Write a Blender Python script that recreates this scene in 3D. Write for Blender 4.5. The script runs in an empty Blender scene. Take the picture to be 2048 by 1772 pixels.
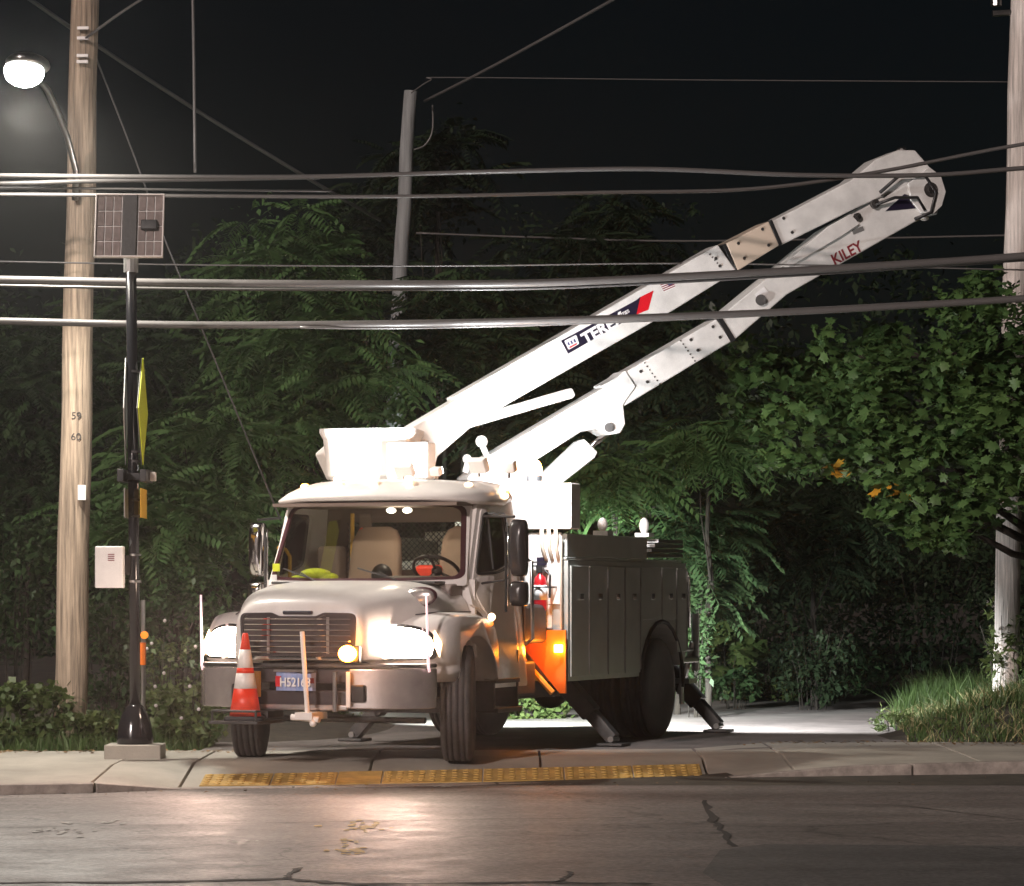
import bpy, bmesh, math, random
import numpy as np
from mathutils import Vector, Matrix
R = math.radians
rng = random.Random(7)
nrg = np.random.default_rng(11)
sc = bpy.context.scene
COL = sc.collection

# ------------------------------------------------------------------ camera, world, frontal fill, exposure
F, CX, HY, H = 6270.0, 1024.0, 1185.0, 1.47          # focal length in px of the 2048 px wide photo, horizon row, eye height
cd = bpy.data.cameras.new('camera'); cam = bpy.data.objects.new('camera', cd); COL.objects.link(cam)
cam.location = (0, 0, H); cam.rotation_euler = (R(90), 0, 0)
cd.sensor_width = 36; cd.lens = F / 2048 * 36; cd.shift_y = (HY - 886) / 2048
cd.clip_start = .1; cd.clip_end = 600
sc.camera = cam
w = bpy.data.worlds.new('World'); sc.world = w; w.use_nodes = True
nt = w.node_tree; bg = nt.nodes['Background']
sky = nt.nodes.new('ShaderNodeTexSky'); sky.sky_type = 'NISHITA'; sky.sun_disc = False
sky.sun_elevation = R(18); sky.sun_rotation = R(205)
nt.links.new(sky.outputs[0], bg.inputs[0]); bg.inputs[1].default_value = 0.0008
sd = bpy.data.lights.new('frontal_fill', 'SUN'); sd.energy = 2.2; sd.angle = R(2.5); sd.color = (1, .84, .78)  # warm frontal fill, one sun added for the street light behind the camera
so = bpy.data.objects.new('frontal_fill', sd); COL.objects.link(so)
so.rotation_euler = Vector((.42, 1.0, -.38)).to_track_quat('-Z', 'Y').to_euler()
sc.view_settings.view_transform = 'Standard'; sc.view_settings.look = 'None'
sc.view_settings.exposure = 0.0; sc.view_settings.gamma = 1; sc.view_settings.use_curve_mapping = False
sc.cycles.use_denoising = True
sc.cycles.max_bounces = 6; sc.cycles.transparent_max_bounces = 24
sc.cycles.sample_clamp_indirect = 4

# ------------------------------------------------------------------ helpers
def at(px, py, Y):                                    # point seen at photo pixel px,py at depth Y
    return Vector(((px - CX) / F * Y, Y, H + (HY - py) / F * Y))
def G(px, py, z=0.0):                                 # point of the level z seen at the pixel
    Y = (H - z) * F / (py - HY)
    return Vector(((px - CX) / F * Y, Y, z))
TH = R(22); TA = Vector((-1.396, 27.708, 0))
FU = Vector((-math.sin(TH), -math.cos(TH), 0)); LV = Vector((math.cos(TH), -math.sin(TH), 0))
TM = Matrix.Translation(TA) @ Matrix(((FU.x, LV.x, 0, 0), (FU.y, LV.y, 0, 0), (0, 0, 1, 0), (0, 0, 0, 1)))
TI = TM.inverted()
MATS = {}
def mat(name, col, rough=.5, metal=0, spec=.5, bump=0, bscale=30, var=0, vscale=6, emit=None, es=0, coat=0, stretch=None, col2=None, trans=0):
    m = bpy.data.materials.new(name); m.use_nodes = True; MATS[name] = m
    n = m.node_tree; b = n.nodes['Principled BSDF']
    b.inputs['Base Color'].default_value = (*col, 1); b.inputs['Roughness'].default_value = rough
    b.inputs['Metallic'].default_value = metal; b.inputs['Specular IOR Level'].default_value = spec
    b.inputs['Coat Weight'].default_value = coat
    if trans: b.inputs['Transmission Weight'].default_value = trans
    if emit: b.inputs['Emission Color'].default_value = (*emit, 1); b.inputs['Emission Strength'].default_value = es
    tc = None
    if bump or var:
        tc = n.nodes.new('ShaderNodeTexCoord'); mp = n.nodes.new('ShaderNodeMapping')
        n.links.new(tc.outputs['Object'], mp.inputs[0])
        if stretch: mp.inputs['Scale'].default_value = stretch
    if var:
        t = n.nodes.new('ShaderNodeTexNoise'); t.inputs['Scale'].default_value = vscale; t.inputs['Detail'].default_value = 8
        t.inputs['Roughness'].default_value = .65
        n.links.new(mp.outputs[0], t.inputs[0])
        r = n.nodes.new('ShaderNodeValToRGB'); r.color_ramp.elements[0].position = .32; r.color_ramp.elements[1].position = .68
        c2 = col2 or tuple(min(1, c * (1 + var)) for c in col)
        r.color_ramp.elements[0].color = (*[c * (1 - var) for c in col], 1) if not col2 else (*col, 1)
        r.color_ramp.elements[1].color = (*c2, 1)
        n.links.new(t.outputs[0], r.inputs[0]); n.links.new(r.outputs[0], b.inputs['Base Color'])
    if bump:
        t = n.nodes.new('ShaderNodeTexNoise'); t.inputs['Scale'].default_value = bscale; t.inputs['Detail'].default_value = 6
        n.links.new(mp.outputs[0], t.inputs[0])
        bp = n.nodes.new('ShaderNodeBump'); bp.inputs['Strength'].default_value = bump; bp.inputs['Distance'].default_value = .01
        n.links.new(t.outputs[0], bp.inputs['Height']); n.links.new(bp.outputs[0], b.inputs['Normal'])
    return m
def props(o, label=None, cat=None, group=None, kind=None):
    if label: o['label'] = label
    if cat: o['category'] = cat
    if group: o['group'] = group
    if kind: o['kind'] = kind
    return o
def empty(name, loc=(0, 0, 0), label=None, cat=None, group=None, kind=None, rz=0):
    o = bpy.data.objects.new(name, None); COL.objects.link(o); o.location = loc; o.rotation_euler.z = rz
    o.empty_display_size = .2
    return props(o, label, cat, group, kind)
def link(name, me, m, parent=None, smooth=False, bevel=0, seg=2, loc=None):
    o = bpy.data.objects.new(name, me); COL.objects.link(o)
    if m: 
        if not me.materials: me.materials.append(MATS[m] if isinstance(m, str) else m)
    if parent: o.parent = parent
    if loc is not None: o.location = loc
    if smooth: me.polygons.foreach_set('use_smooth', [True] * len(me.polygons))
    if bevel:
        me.polygons.foreach_set('use_smooth', [True] * len(me.polygons))
        b = o.modifiers.new('b', 'BEVEL'); b.width = bevel; b.segments = seg; b.limit_method = 'ANGLE'; b.angle_limit = R(35)
        wn = o.modifiers.new('w', 'WEIGHTED_NORMAL')
    return o
class MB:
    def __init__(s): s.v = []; s.f = []
    def add(s, vs, fs):
        k = len(s.v); s.v += [tuple(p) for p in vs]; s.f += [tuple(i + k for i in f) for f in fs]; return s
    def box(s, a, b):
        (x0, y0, z0), (x1, y1, z1) = a, b
        x0, x1 = sorted((x0, x1)); y0, y1 = sorted((y0, y1)); z0, z1 = sorted((z0, z1))
        return s.add([(x0,y0,z0),(x1,y0,z0),(x1,y1,z0),(x0,y1,z0),(x0,y0,z1),(x1,y0,z1),(x1,y1,z1),(x0,y1,z1)],
                     [(0,3,2,1),(4,5,6,7),(0,1,5,4),(1,2,6,5),(2,3,7,6),(3,0,4,7)])
    def prism(s, pts, axis, a, b):                    # pts in the other two axes, extruded a..b along axis
        n = len(pts)
        def P(p, c): return {'x': (c, p[0], p[1]), 'y': (p[0], c, p[1]), 'z': (p[0], p[1], c)}[axis]
        vs = [P(p, a) for p in pts] + [P(p, b) for p in pts]
        fs = [tuple(range(n))[::-1], tuple(range(n, 2 * n))] + [(i, (i + 1) % n, n + (i + 1) % n, n + i) for i in range(n)]
        return s.add(vs, fs)
    def tube(s, pts, r, n=10, cap=True, r2=None):
        pts = [Vector(p) for p in pts]; m = len(pts); vs = []
        up = Vector((0, 0, 1)); d0 = (pts[1] - pts[0]).normalized()
        if abs(d0.z) > .9: up = Vector((1, 0, 0))
        X = d0.cross(up).normalized()
        for i, p in enumerate(pts):
            d = (pts[min(i + 1, m - 1)] - pts[max(i - 1, 0)]).normalized()
            X = (X - d * X.dot(d)).normalized(); Yv = d.cross(X)
            rr = r if not hasattr(r, '__len__') else r[i]
            if r2 is not None: rr = r + (r2 - r) * i / (m - 1)
            vs += [p + (X * math.cos(t) + Yv * math.sin(t)) * rr for t in [2 * math.pi * k / n for k in range(n)]]
        fs = [(i * n + k, i * n + (k + 1) % n, (i + 1) * n + (k + 1) % n, (i + 1) * n + k) for i in range(m - 1) for k in range(n)]
        if cap: fs += [tuple(range(n))[::-1], tuple(range((m - 1) * n, m * n))]
        return s.add(vs, fs)
    def loft(s, rings, cap=True):
        n = len(rings[0]); vs = [p for r_ in rings for p in r_]; m = len(rings)
        fs = [(i * n + k, i * n + (k + 1) % n, (i + 1) * n + (k + 1) % n, (i + 1) * n + k) for i in range(m - 1) for k in range(n)]
        if cap: fs += [tuple(range(n))[::-1], tuple(range((m - 1) * n, m * n))]
        return s.add(vs, fs)
    def lathe(s, prof, n=32, mtx=None):               # prof (r, h) about z, h along z
        vs = []; m = len(prof)
        for r_, h in prof: vs += [Vector((r_ * math.cos(2*math.pi*k/n), r_ * math.sin(2*math.pi*k/n), h)) for k in range(n)]
        if mtx is not None: vs = [mtx @ v for v in vs]
        fs = [(i * n + k, i * n + (k + 1) % n, (i + 1) * n + (k + 1) % n, (i + 1) * n + k) for i in range(m - 1) for k in range(n)]
        fs += [tuple(range(n))[::-1], tuple(range((m - 1) * n, m * n))]
        return s.add(vs, fs)
    def ball(s, c, r, n=12, m=8):
        r = r if hasattr(r, '__len__') else (r, r, r); vs = []; 
        for i in range(1, m):
            a = math.pi * i / m
            vs += [(c[0] + r[0]*math.sin(a)*math.cos(2*math.pi*k/n), c[1] + r[1]*math.sin(a)*math.sin(2*math.pi*k/n), c[2] + r[2]*math.cos(a)) for k in range(n)]
        vs += [(c[0], c[1], c[2] + r[2]), (c[0], c[1], c[2] - r[2])]; T = len(vs) - 2
        fs = [(i*n+k, (i+1)*n+k, (i+1)*n+(k+1)%n, i*n+(k+1)%n) for i in range(m-2) for k in range(n)]
        fs += [(T, k, (k+1)%n) for k in range(n)] + [(T+1, (m-2)*n+(k+1)%n, (m-2)*n+k) for k in range(n)]
        return s.add(vs, fs)
    def xf(s, M): s.v = [tuple(M @ Vector(p)) for p in s.v]; return s
    def mesh(s, name='m'):
        me = bpy.data.meshes.new(name); me.from_pydata(s.v, [], s.f)
        bm = bmesh.new(); bm.from_mesh(me); bmesh.ops.recalc_face_normals(bm, faces=bm.faces); bm.to_mesh(me); bm.free()
        return me
    def build(s, name, m, parent=None, **k): return link(name, s.mesh(name), m, parent, **k)
def rpoly(pts, r, seg=5):                             # polygon with rounded corners
    out = []; n = len(pts)
    for i in range(n):
        p = Vector(pts[i]).to_2d(); a = Vector(pts[i - 1]).to_2d(); b = Vector(pts[(i + 1) % n]).to_2d()
        rr = r[i] if hasattr(r, '__len__') else r
        if rr <= 0: out.append(tuple(p)); continue
        A = p + (a - p).normalized() * min(rr, (a - p).length * .49); B = p + (b - p).normalized() * min(rr, (b - p).length * .49)
        for k in range(seg + 1):
            t = k / seg; out.append(tuple(A * (1 - t) ** 2 + p * 2 * t * (1 - t) + B * t * t))
    return out
def se(hw, hh, n=4, k=40, c=(0, 0)):                  # superellipse outline
    o = []
    for i in range(k):
        t = 2 * math.pi * i / k; cs, sn = math.cos(t), math.sin(t)
        o.append((c[0] + hw * math.copysign(abs(cs) ** (2 / n), cs), c[1] + hh * math.copysign(abs(sn) ** (2 / n), sn)))
    return o
def plate(name, outer, holes, fn, th, m, parent, **k):  # sheet with holes; fn(a,b,d) maps to 3-D
    bm = bmesh.new(); loops = []
    for lp in [outer] + holes:
        vs = [bm.verts.new((p[0], p[1], 0)) for p in lp]
        es = [bm.edges.new((vs[i], vs[(i + 1) % len(vs)])) for i in range(len(vs))]; loops.append(vs)
    bmesh.ops.triangle_fill(bm, use_beauty=True, use_dissolve=False, edges=bm.edges[:])
    bm.verts.index_update(); bm.faces.ensure_lookup_table()
    base = [(v.co.x, v.co.y) for v in bm.verts]; fs = [tuple(v.index for v in f.verts) for f in bm.faces]
    lo = [[v.index for v in l] for l in loops]; bm.free()
    n = len(base)
    mb = MB(); mb.add([fn(a, b, 0) for a, b in base] + [fn(a, b, th) for a, b in base],
        fs + [tuple(i + n for i in f)[::-1] for f in fs] + [(l[i], l[(i+1) % len(l)], l[(i+1) % len(l)] + n, l[i] + n) for l in lo for i in range(len(l))])
    return mb.build(name, m, parent, **k)
def text(name, body, size, M, m, parent, ext=.002, sx=1, shear=0, align='CENTER', bold=0):
    cu = bpy.data.curves.new('t', 'FONT'); cu.body = body; cu.size = size; cu.extrude = ext; cu.align_x = align; cu.align_y = 'CENTER'
    cu.shear = shear; cu.offset = bold
    o = bpy.data.objects.new('t', cu); COL.objects.link(o)
    dg = bpy.context.evaluated_depsgraph_get(); dg.update()
    me = bpy.data.meshes.new_from_object(o.evaluated_get(dg)); bpy.data.objects.remove(o)
    me.transform(M @ Matrix.Diagonal((sx, 1, 1, 1))); me.materials.clear()
    return link(name, me, m, parent)
def frame(o, x, y):                                   # matrix with origin o, x and y directions
    x = Vector(x).normalized(); z = x.cross(Vector(y)).normalized(); y = z.cross(x)
    return Matrix(((x.x, y.x, z.x, o[0]), (x.y, y.y, z.y, o[1]), (x.z, y.z, z.z, o[2]), (0, 0, 0, 1)))
def lamp(name, kind, loc, energy, col, parent=None, target=None, size=.1, spot=90, blend=.5):
    l = bpy.data.lights.new(name, kind); l.energy = energy; l.color = col
    if kind == 'SPOT': l.spot_size = R(spot); l.spot_blend = blend
    if kind in ('SPOT', 'POINT'): l.shadow_soft_size = size
    if kind == 'AREA': l.size = size
    o = bpy.data.objects.new(name, l); COL.objects.link(o); o.location = loc
    if target is not None: o.rotation_euler = (Vector(target) - Vector(loc)).to_track_quat('-Z', 'Y').to_euler()
    if parent: o.parent = parent
    return o

# ------------------------------------------------------------------ materials
mat('white_paint', (.76, .72, .69), .3, coat=.3, var=.10, vscale=2.2, bump=.04, bscale=25)
mat('white_fibreglass', (.70, .70, .68), .42, var=.16, vscale=4, bump=.08, bscale=14)
mat('cream_paint', (.62, .52, .42), .45)
mat('grey_body_paint', (.40, .41, .38), .3, var=.15, vscale=2, coat=.2)
mat('chrome', (.75, .73, .72), .12, metal=1)
mat('steel', (.42, .41, .40), .3, metal=1, var=.15, vscale=8)
mat('bumper_steel', (.55, .50, .48), .24, metal=.7, var=.2, vscale=3)
mat('dark_steel', (.035, .033, .032), .5, var=.4, vscale=6, bump=.2)
mat('grille_black', (.03, .02, .022), .45)
mat('black_plastic', (.02, .02, .021), .4)
mat('black_gloss', (.012, .012, .014), .16)
mat('mirror_grey', (.035, .032, .033), .25)
mat('rubber', (.032, .029, .028), .75, var=.4, vscale=7, bump=.25, bscale=60)
mat('seal_maroon', (.05, .012, .018), .35)
mat('seat_cloth', (.36, .25, .19), .9, bump=.2, bscale=80)
mat('dash_grey', (.16, .12, .11), .6)
mat('cab_lining', (.20, .15, .125), .8)
mat('orange_plastic', (.85, .045, .012), .4, var=.1, vscale=14)
mat('reflective_white', (.85, .80, .76), .35)
mat('orange_bright', (.85, .42, .08), .35)
mat('orange_paint_and_light', (.75, .17, .015), .4, var=.15, vscale=5)
mat('hi_vis_yellow', (.72, .80, .03), .7)
mat('yellow_rail', (.75, .42, .05), .4)
mat('red_paint', (.5, .012, .02), .3)
mat('decal_black', (.015, .012, .03), .35)
mat('decal_red', (.6, .01, .02), .35)
mat('decal_white', (.85, .85, .85), .4)
mat('decal_navy', (.05, .06, .16), .4)
mat('text_red', (.22, .02, .03), .5)
mat('plate_blue', (.16, .27, .55), .4, var=.3, vscale=9, col2=(.42, .46, .66))
mat('concrete', (.36, .335, .29), .85, var=.22, vscale=1.3, bump=.35, bscale=45)
mat('granite', (.30, .26, .23), .8, var=.35, vscale=9, bump=.4, bscale=40)
mat('tactile_yellow', (.50, .32, .09), .7, var=.35, vscale=5)
mat('wood_pole', (.30, .235, .175), .9, var=.62, vscale=6, bump=1.0, bscale=14, stretch=(5, 5, .22))
mat('wood_pole_grey', (.24, .25, .25), .85, var=.3, vscale=3, bump=.6, bscale=9, stretch=(5, 5, .35))
mat('wood_pole_pale', (.60, .55, .51), .9, var=.45, vscale=6, bump=1.0, bscale=14, stretch=(5, 5, .22))
mat('cable', (.10, .095, .092), .32)
mat('soil', (.045, .038, .028), .95, var=.5, vscale=4, bump=.8, bscale=12)
mat('driveway', (.17, .15, .14), .8, var=.25, vscale=2, bump=.5, bscale=50)
mat('bark', (.028, .023, .018), .95, var=.5, vscale=6, bump=1, bscale=14, stretch=(4, 4, .6))
mat('worn_yellow_paint', (.55, .38, .12), .7, var=.3, vscale=14)
mat('worn_white_paint', (.42, .42, .40), .7, var=.4, vscale=14)
mat('crack_tar', (.008, .008, .008), .8)
mat('sign_yellow', (.62, .70, .03), .4)
mat('sign_orange', (.75, .42, .03), .4)
mat('sign_back', (.35, .35, .34), .45, metal=.6)
mat('cell', (.21, .165, .15), .3, var=.3, vscale=12)
mat('cabinet_white', (.82, .80, .78), .5, var=.06, vscale=6)
mat('flower', (.5, .45, .46), .8)
mat('reflector_orange', (.9, .25, .02), .3, emit=(1, .3, .02), es=.5)  # reflector given a weak glow of its own
def leafmat(name, col, col2, rough=.5):
    m = mat(name, col, rough, spec=.4); n = m.node_tree; b = n.nodes['Principled BSDF']; out = n.nodes['Material Output']
    gi = n.nodes.new('ShaderNodeNewGeometry'); tc = n.nodes.new('ShaderNodeTexCoord'); t = n.nodes.new('ShaderNodeTexNoise'); t.inputs['Scale'].default_value = 1.7
    n.links.new(gi.outputs['Position'], t.inputs[0])
    mx = n.nodes.new('ShaderNodeMix'); mx.data_type = 'RGBA'; mx.inputs[6].default_value = (*col, 1); mx.inputs[7].default_value = (*col2, 1)
    ad = n.nodes.new('ShaderNodeMath'); ad.operation = 'MULTIPLY_ADD'; ad.inputs[1].default_value = .55; ad.use_clamp = True
    t2 = n.nodes.new('ShaderNodeMath'); t2.operation = 'MULTIPLY_ADD'; t2.inputs[1].default_value = 1.6; t2.inputs[2].default_value = -.55
    n.links.new(t.outputs[0], t2.inputs[0]); n.links.new(gi.outputs['Random Per Island'], ad.inputs[0]); n.links.new(t2.outputs[0], ad.inputs[2])
    n.links.new(ad.outputs[0], mx.inputs[0]); n.links.new(mx.outputs[2], b.inputs['Base Color'])
    tr = n.nodes.new('ShaderNodeBsdfTranslucent'); n.links.new(mx.outputs[2], tr.inputs[0])
    ms = n.nodes.new('ShaderNodeMixShader'); ms.inputs[0].default_value = .28
    n.links.new(b.outputs[0], ms.inputs[1]); n.links.new(tr.outputs[0], ms.inputs[2]); n.links.new(ms.outputs[0], out.inputs[0])
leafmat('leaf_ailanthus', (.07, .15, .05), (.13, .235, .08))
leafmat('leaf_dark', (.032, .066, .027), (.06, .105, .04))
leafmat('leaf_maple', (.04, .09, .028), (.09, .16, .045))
leafmat('leaf_shade', (.018, .034, .016), (.03, .05, .022))  # same leaf greens painted darker for trees that get little light
leafmat('leaf_autumn', (.35, .22, .03), (.55, .25, .02))
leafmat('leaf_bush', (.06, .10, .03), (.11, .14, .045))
leafmat('grass_blade', (.05, .10, .025), (.10, .15, .05))
def glassmat(name, tint, refl, k=1):
    m = bpy.data.materials.new(name); m.use_nodes = True; MATS[name] = m; n = m.node_tree; n.nodes.clear()
    o = n.nodes.new('ShaderNodeOutputMaterial'); t = n.nodes.new('ShaderNodeBsdfTransparent'); g = n.nodes.new('ShaderNodeBsdfGlossy')
    t.inputs[0].default_value = (*tint, 1); g.inputs['Roughness'].default_value = .03
    fr = n.nodes.new('ShaderNodeFresnel'); ad = n.nodes.new('ShaderNodeMath'); ad.operation = 'MULTIPLY_ADD'; ad.inputs[1].default_value = k; ad.inputs[2].default_value = refl
    n.links.new(fr.outputs[0], ad.inputs[0]); mx = n.nodes.new('ShaderNodeMixShader')
    n.links.new(ad.outputs[0], mx.inputs[0]); n.links.new(t.outputs[0], mx.inputs[1]); n.links.new(g.outputs[0], mx.inputs[2]); n.links.new(mx.outputs[0], o.inputs[0])
glassmat('clear_glass', (.86, .88, .84), .0, .3); glassmat('tinted_glass', (.45, .45, .43), .06)
def glow(name, col, s): mat(name, (.8, .8, .8), .3, emit=col, es=s)
glow('head_lamp', (1, .74, .58), 110); glow('amber_lamp', (1, .30, .02), 60); glow('marker_lamp', (1, .62, .35), 7); glow('white_lamp', (.95, .98, 1), 45)
glow('rod_headlight_glow', (1, .55, .62), .9); glow('street_lens', (1, .98, .93), 110); glow('amber_soft', (1, .20, .01), 2.2); glow('dome_lamp', (1, .93, .85), 3)  # rod emission stands in for headlight falling on the bumper guides

# asphalt: grain, blotches, tar-dark streaks along the road, fine cracks
def asphalt(name, c1, c2, rough):
    m = mat(name, c1, rough, spec=.5); n = m.node_tree; b = n.nodes['Principled BSDF']; L = n.links.new
    tc = n.nodes.new('ShaderNodeTexCoord')
    def noise(scale, det=6, sc_=(1, 1, 1)):
        mp = n.nodes.new('ShaderNodeMapping'); mp.inputs['Scale'].default_value = sc_; L(tc.outputs['Object'], mp.inputs[0])
        t = n.nodes.new('ShaderNodeTexNoise'); t.inputs['Scale'].default_value = scale; t.inputs['Detail'].default_value = det; L(mp.outputs[0], t.inputs[0]); return t
    def ramp(src, p0, p1, a, b_):
        r = n.nodes.new('ShaderNodeValToRGB'); r.color_ramp.elements[0].position = p0; r.color_ramp.elements[1].position = p1
        r.color_ramp.elements[0].color = (*a, 1); r.color_ramp.elements[1].color = (*b_, 1); L(src, r.inputs[0]); return r
    def mul(a, b_, f=1):
        x = n.nodes.new('ShaderNodeMix'); x.data_type = 'RGBA'; x.blend_type = 'MULTIPLY'; x.inputs[0].default_value = f
        L(a, x.inputs[6]); L(b_, x.inputs[7]); return x.outputs[2]
    base = ramp(noise(.7, 8).outputs[0], .3, .7, c1, c2).outputs[0]
    streak = ramp(noise(1.0, 5, (.22, 1.4, 1)).outputs[0], .36, .66, (.74, .74, .74), (1.08, 1.08, 1.08)).outputs[0]
    grain = ramp(noise(30, 4).outputs[0], .3, .7, (.45, .45, .45), (1.5, 1.5, 1.5)).outputs[0]
    c = mul(mul(base, streak), grain)
    v = n.nodes.new('ShaderNodeTexVoronoi'); v.feature = 'DISTANCE_TO_EDGE'; v.inputs['Scale'].default_value = .23
    dn = noise(2.5, 6); va = n.nodes.new('ShaderNodeVectorMath'); va.operation = 'SCALE'; va.inputs[3].default_value = .7; L(dn.outputs[1], va.inputs[0])
    vb = n.nodes.new('ShaderNodeVectorMath'); vb.operation = 'ADD'; L(tc.outputs['Object'], vb.inputs[0]); L(va.outputs[0], vb.inputs[1]); L(vb.outputs[0], v.inputs[0])
    ck = ramp(v.outputs[0], .001, .006, (.3, .3, .3), (1, 1, 1)); c = mul(c, ck.outputs[0])
    L(c, b.inputs['Base Color'])
    bp = n.nodes.new('ShaderNodeBump'); bp.inputs['Strength'].default_value = .55; bp.inputs['Distance'].default_value = .006
    L(noise(90, 3).outputs[0], bp.inputs['Height']); L(bp.outputs[0], b.inputs['Normal'])
    rr = ramp(noise(3, 6).outputs[0], .3, .7, (rough - .06,) * 3, (rough + .1,) * 3); L(rr.outputs[0], b.inputs['Roughness'])
asphalt('asphalt', (.155, .133, .124), (.205, .18, .168), .54)
asphalt('asphalt_patch', (.085, .08, .078), (.12, .115, .11), .65)

# ------------------------------------------------------------------ ground, road, sidewalk, driveway
ZR = -.15
def sheet(name, pts, m, th=.03, kind='structure', **k):
    mb = MB(); n = len(pts)
    mb.add([tuple(p) for p in pts] + [(p[0], p[1], p[2] - th) for p in pts],
           [tuple(range(n)), tuple(range(n, 2 * n))[::-1]] + [(i, (i+1) % n, n + (i+1) % n, n + i) for i in range(n)])
    o = mb.build(name, m, **k); 
    if kind: o['kind'] = kind
    return o
# kerb line at road level, left to right (x, y, height of the kerb top above z=0 level)
KL = [(-14, 23.4, -.07), (-6.5, 24.55, -.07), (-4.2, 25.05, -.07), (-3.35, 25.35, -.075), (-2.75, 25.75, -.143), (-1.4, 26.05, -.143), (0, 26.45, -.143),
      (1.65, 26.95, -.143), (2.1, 27.02, -.10), (3.0, 27.15, -.03), (4.6, 27.35, .0), (8, 27.7, .0), (14, 28.2, .0)]
BK = [(-14, 28.6), (-6.5, 28.9), (-4.2, 29.05), (-3.35, 29.1), (-2.75, 29.1), (-1.4, 29.15), (0, 29.2), (1.65, 29.4), (2.1, 30.4), (3.0, 31.0), (4.6, 30.6), (8, 30.2), (14, 30.6)]
sheet('road', [(-40, -8, ZR), (40, -8, ZR), (40, 29.4, ZR)] + [(x, y + .05, ZR) for x, y, z in KL[::-1]] + [(-40, 20, ZR)], 'asphalt', .1)
gr = MB()   # bare earth sheet with a gentle bank, one grid out to the dark woods
NX, NY = 60, 40
def gz(x, y):
    z = -.06
    if x < -1.0: z += .30 * min(1, max(0, (y - 30.0) / 4)) * min(1, (-1.0 - x) / 1.5)
    if y > 40: z += .5 * min(1, (y - 40) / 20)
    if x > 2.6:
        z += .42 * min(1, max(0, (y - 30.5) / 1.4)) * min(1, max(0, (38 - y) / 3)) * min(1, max(0, (x - 3.5 - max(0, (y - 32)) * .28) / 1.5))
    return z
xs = [-40 + 80 * i / NX for i in range(NX + 1)]; xs = sorted(set(xs + [i * .5 for i in range(-16, 17)]))
ys = [26.9, 28.6] + [29.5 + i * .7 for i in range(30)] + [52, 56, 62, 75, 100, 160, 300]
gv = [(x, y if not (y == 26.9) else 20, gz(x, y) if y > 28 else -.4) for y in ys for x in xs]; n = len(xs)
gr.add(gv, [(j*n+i, j*n+i+1, (j+1)*n+i+1, (j+1)*n+i) for j in range(len(ys)-1) for i in range(n-1)])
gr.add([(-300, -60, -.5), (300, -60, -.5), (300, 330, -.5), (-300, 330, -.5)], [(0, 1, 2, 3)])
props(gr.build('ground', 'soil', smooth=True), kind='structure')
drive = [(-2.9, 29.0), (1.9, 29.2), (3.9, 30.8), (4.05, 33.0), (4.4, 37), (5.6, 43), (8.6, 50), (12, 55), (9, 58), (6.0, 51), (3.6, 44.5), (2.0, 41.2), (.6, 39), (-.6, 36.6), (-1.8, 35), (-2.9, 33)]
sheet('driveway', [(x, y, .0 if y < 45 else .35) for x, y in drive], 'driveway', .05)
side = empty('sidewalk', kind='structure'); 
def lerp(a, b, t): return tuple(x + (y - x) * t for x, y in zip(a, b))
def along(L, x):
    for a, b in zip(L, L[1:]):
        if a[0] <= x <= b[0]: return lerp(a, b, (x - a[0]) / (b[0] - a[0]))
joints = [-14, -12.4, -10.8, -9.2, -7.6, -6.1, -4.7, -3.42, -2.75, -1.22, .25, 1.7, 2.45, 4.1, 5.8, 7.4, 9, 10.6, 12.2, 14]
for a, b in zip(joints, joints[1:]):
    g = .011; ka, kb = along(KL, a + g), along(KL, b - g); ba, bb = along(BK, min(14, a + g)), along(BK, b - g)
    dx = .16
    fa = (ka[0], ka[1] + dx, ka[2]); fb = (kb[0], kb[1] + dx, kb[2])
    pts = [fa, fb]
    # mid line one metre in, where the ramp has reached the level of the walk
    ma = lerp(fa, (*ba, 0), .38); mb_ = lerp(fb, (*bb, 0), .38)
    za = rng.uniform(-.003, .003)
    A_ = (ma[0] + (.25 if abs(a + 3.42) < .1 else 0) * 0, ma[1], .0 + za); B_ = (mb_[0], mb_[1], .0 + za)
    m_ = MB(); top = [fa, fb, B_, (bb[0], bb[1], .004 + za), (ba[0], ba[1], .004 + za), A_]
    m_.add(top + [(p[0], p[1], p[2] - .09) for p in top], [(0,1,2,5), (5,2,3,4), (6,11,8,7), (11,10,9,8)] + [(i, i+6, (i+1) % 6 + 6, (i+1) % 6) for i in range(6)])
    m_.build('paving_slab', 'concrete', side, bevel=.006, seg=1)
kerb = empty('kerb', kind='structure')
x = -14
while x < 13.9:
    x2 = min(14, x + rng.uniform(1.5, 2.1)); g = .008
    seg_x = [x + g] + [k[0] for k in KL if x + g < k[0] < x2 - g] + [x2 - g]
    k_ = MB(); vs = []
    for q in seg_x:
        p = along(KL, q); h = p[2] + .002
        vs += [(p[0], p[1], ZR - .1), (p[0], p[1] - .0, h), (p[0] - .02, p[1] + .15, h + .001), (p[0] - .02, p[1] + .15, ZR - .1)]
    fs = [(i*4+j, i*4+(j+1) % 4, (i+1)*4+(j+1) % 4, (i+1)*4+j) for i in range(len(seg_x)-1) for j in range(4)] + [(3, 2, 1, 0), tuple((len(seg_x)-1)*4 + j for j in range(4))]
    k_.add(vs, fs); k_.build('kerb_stone', 'granite', kerb, bevel=.01, seg=1)
    x = x2
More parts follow.
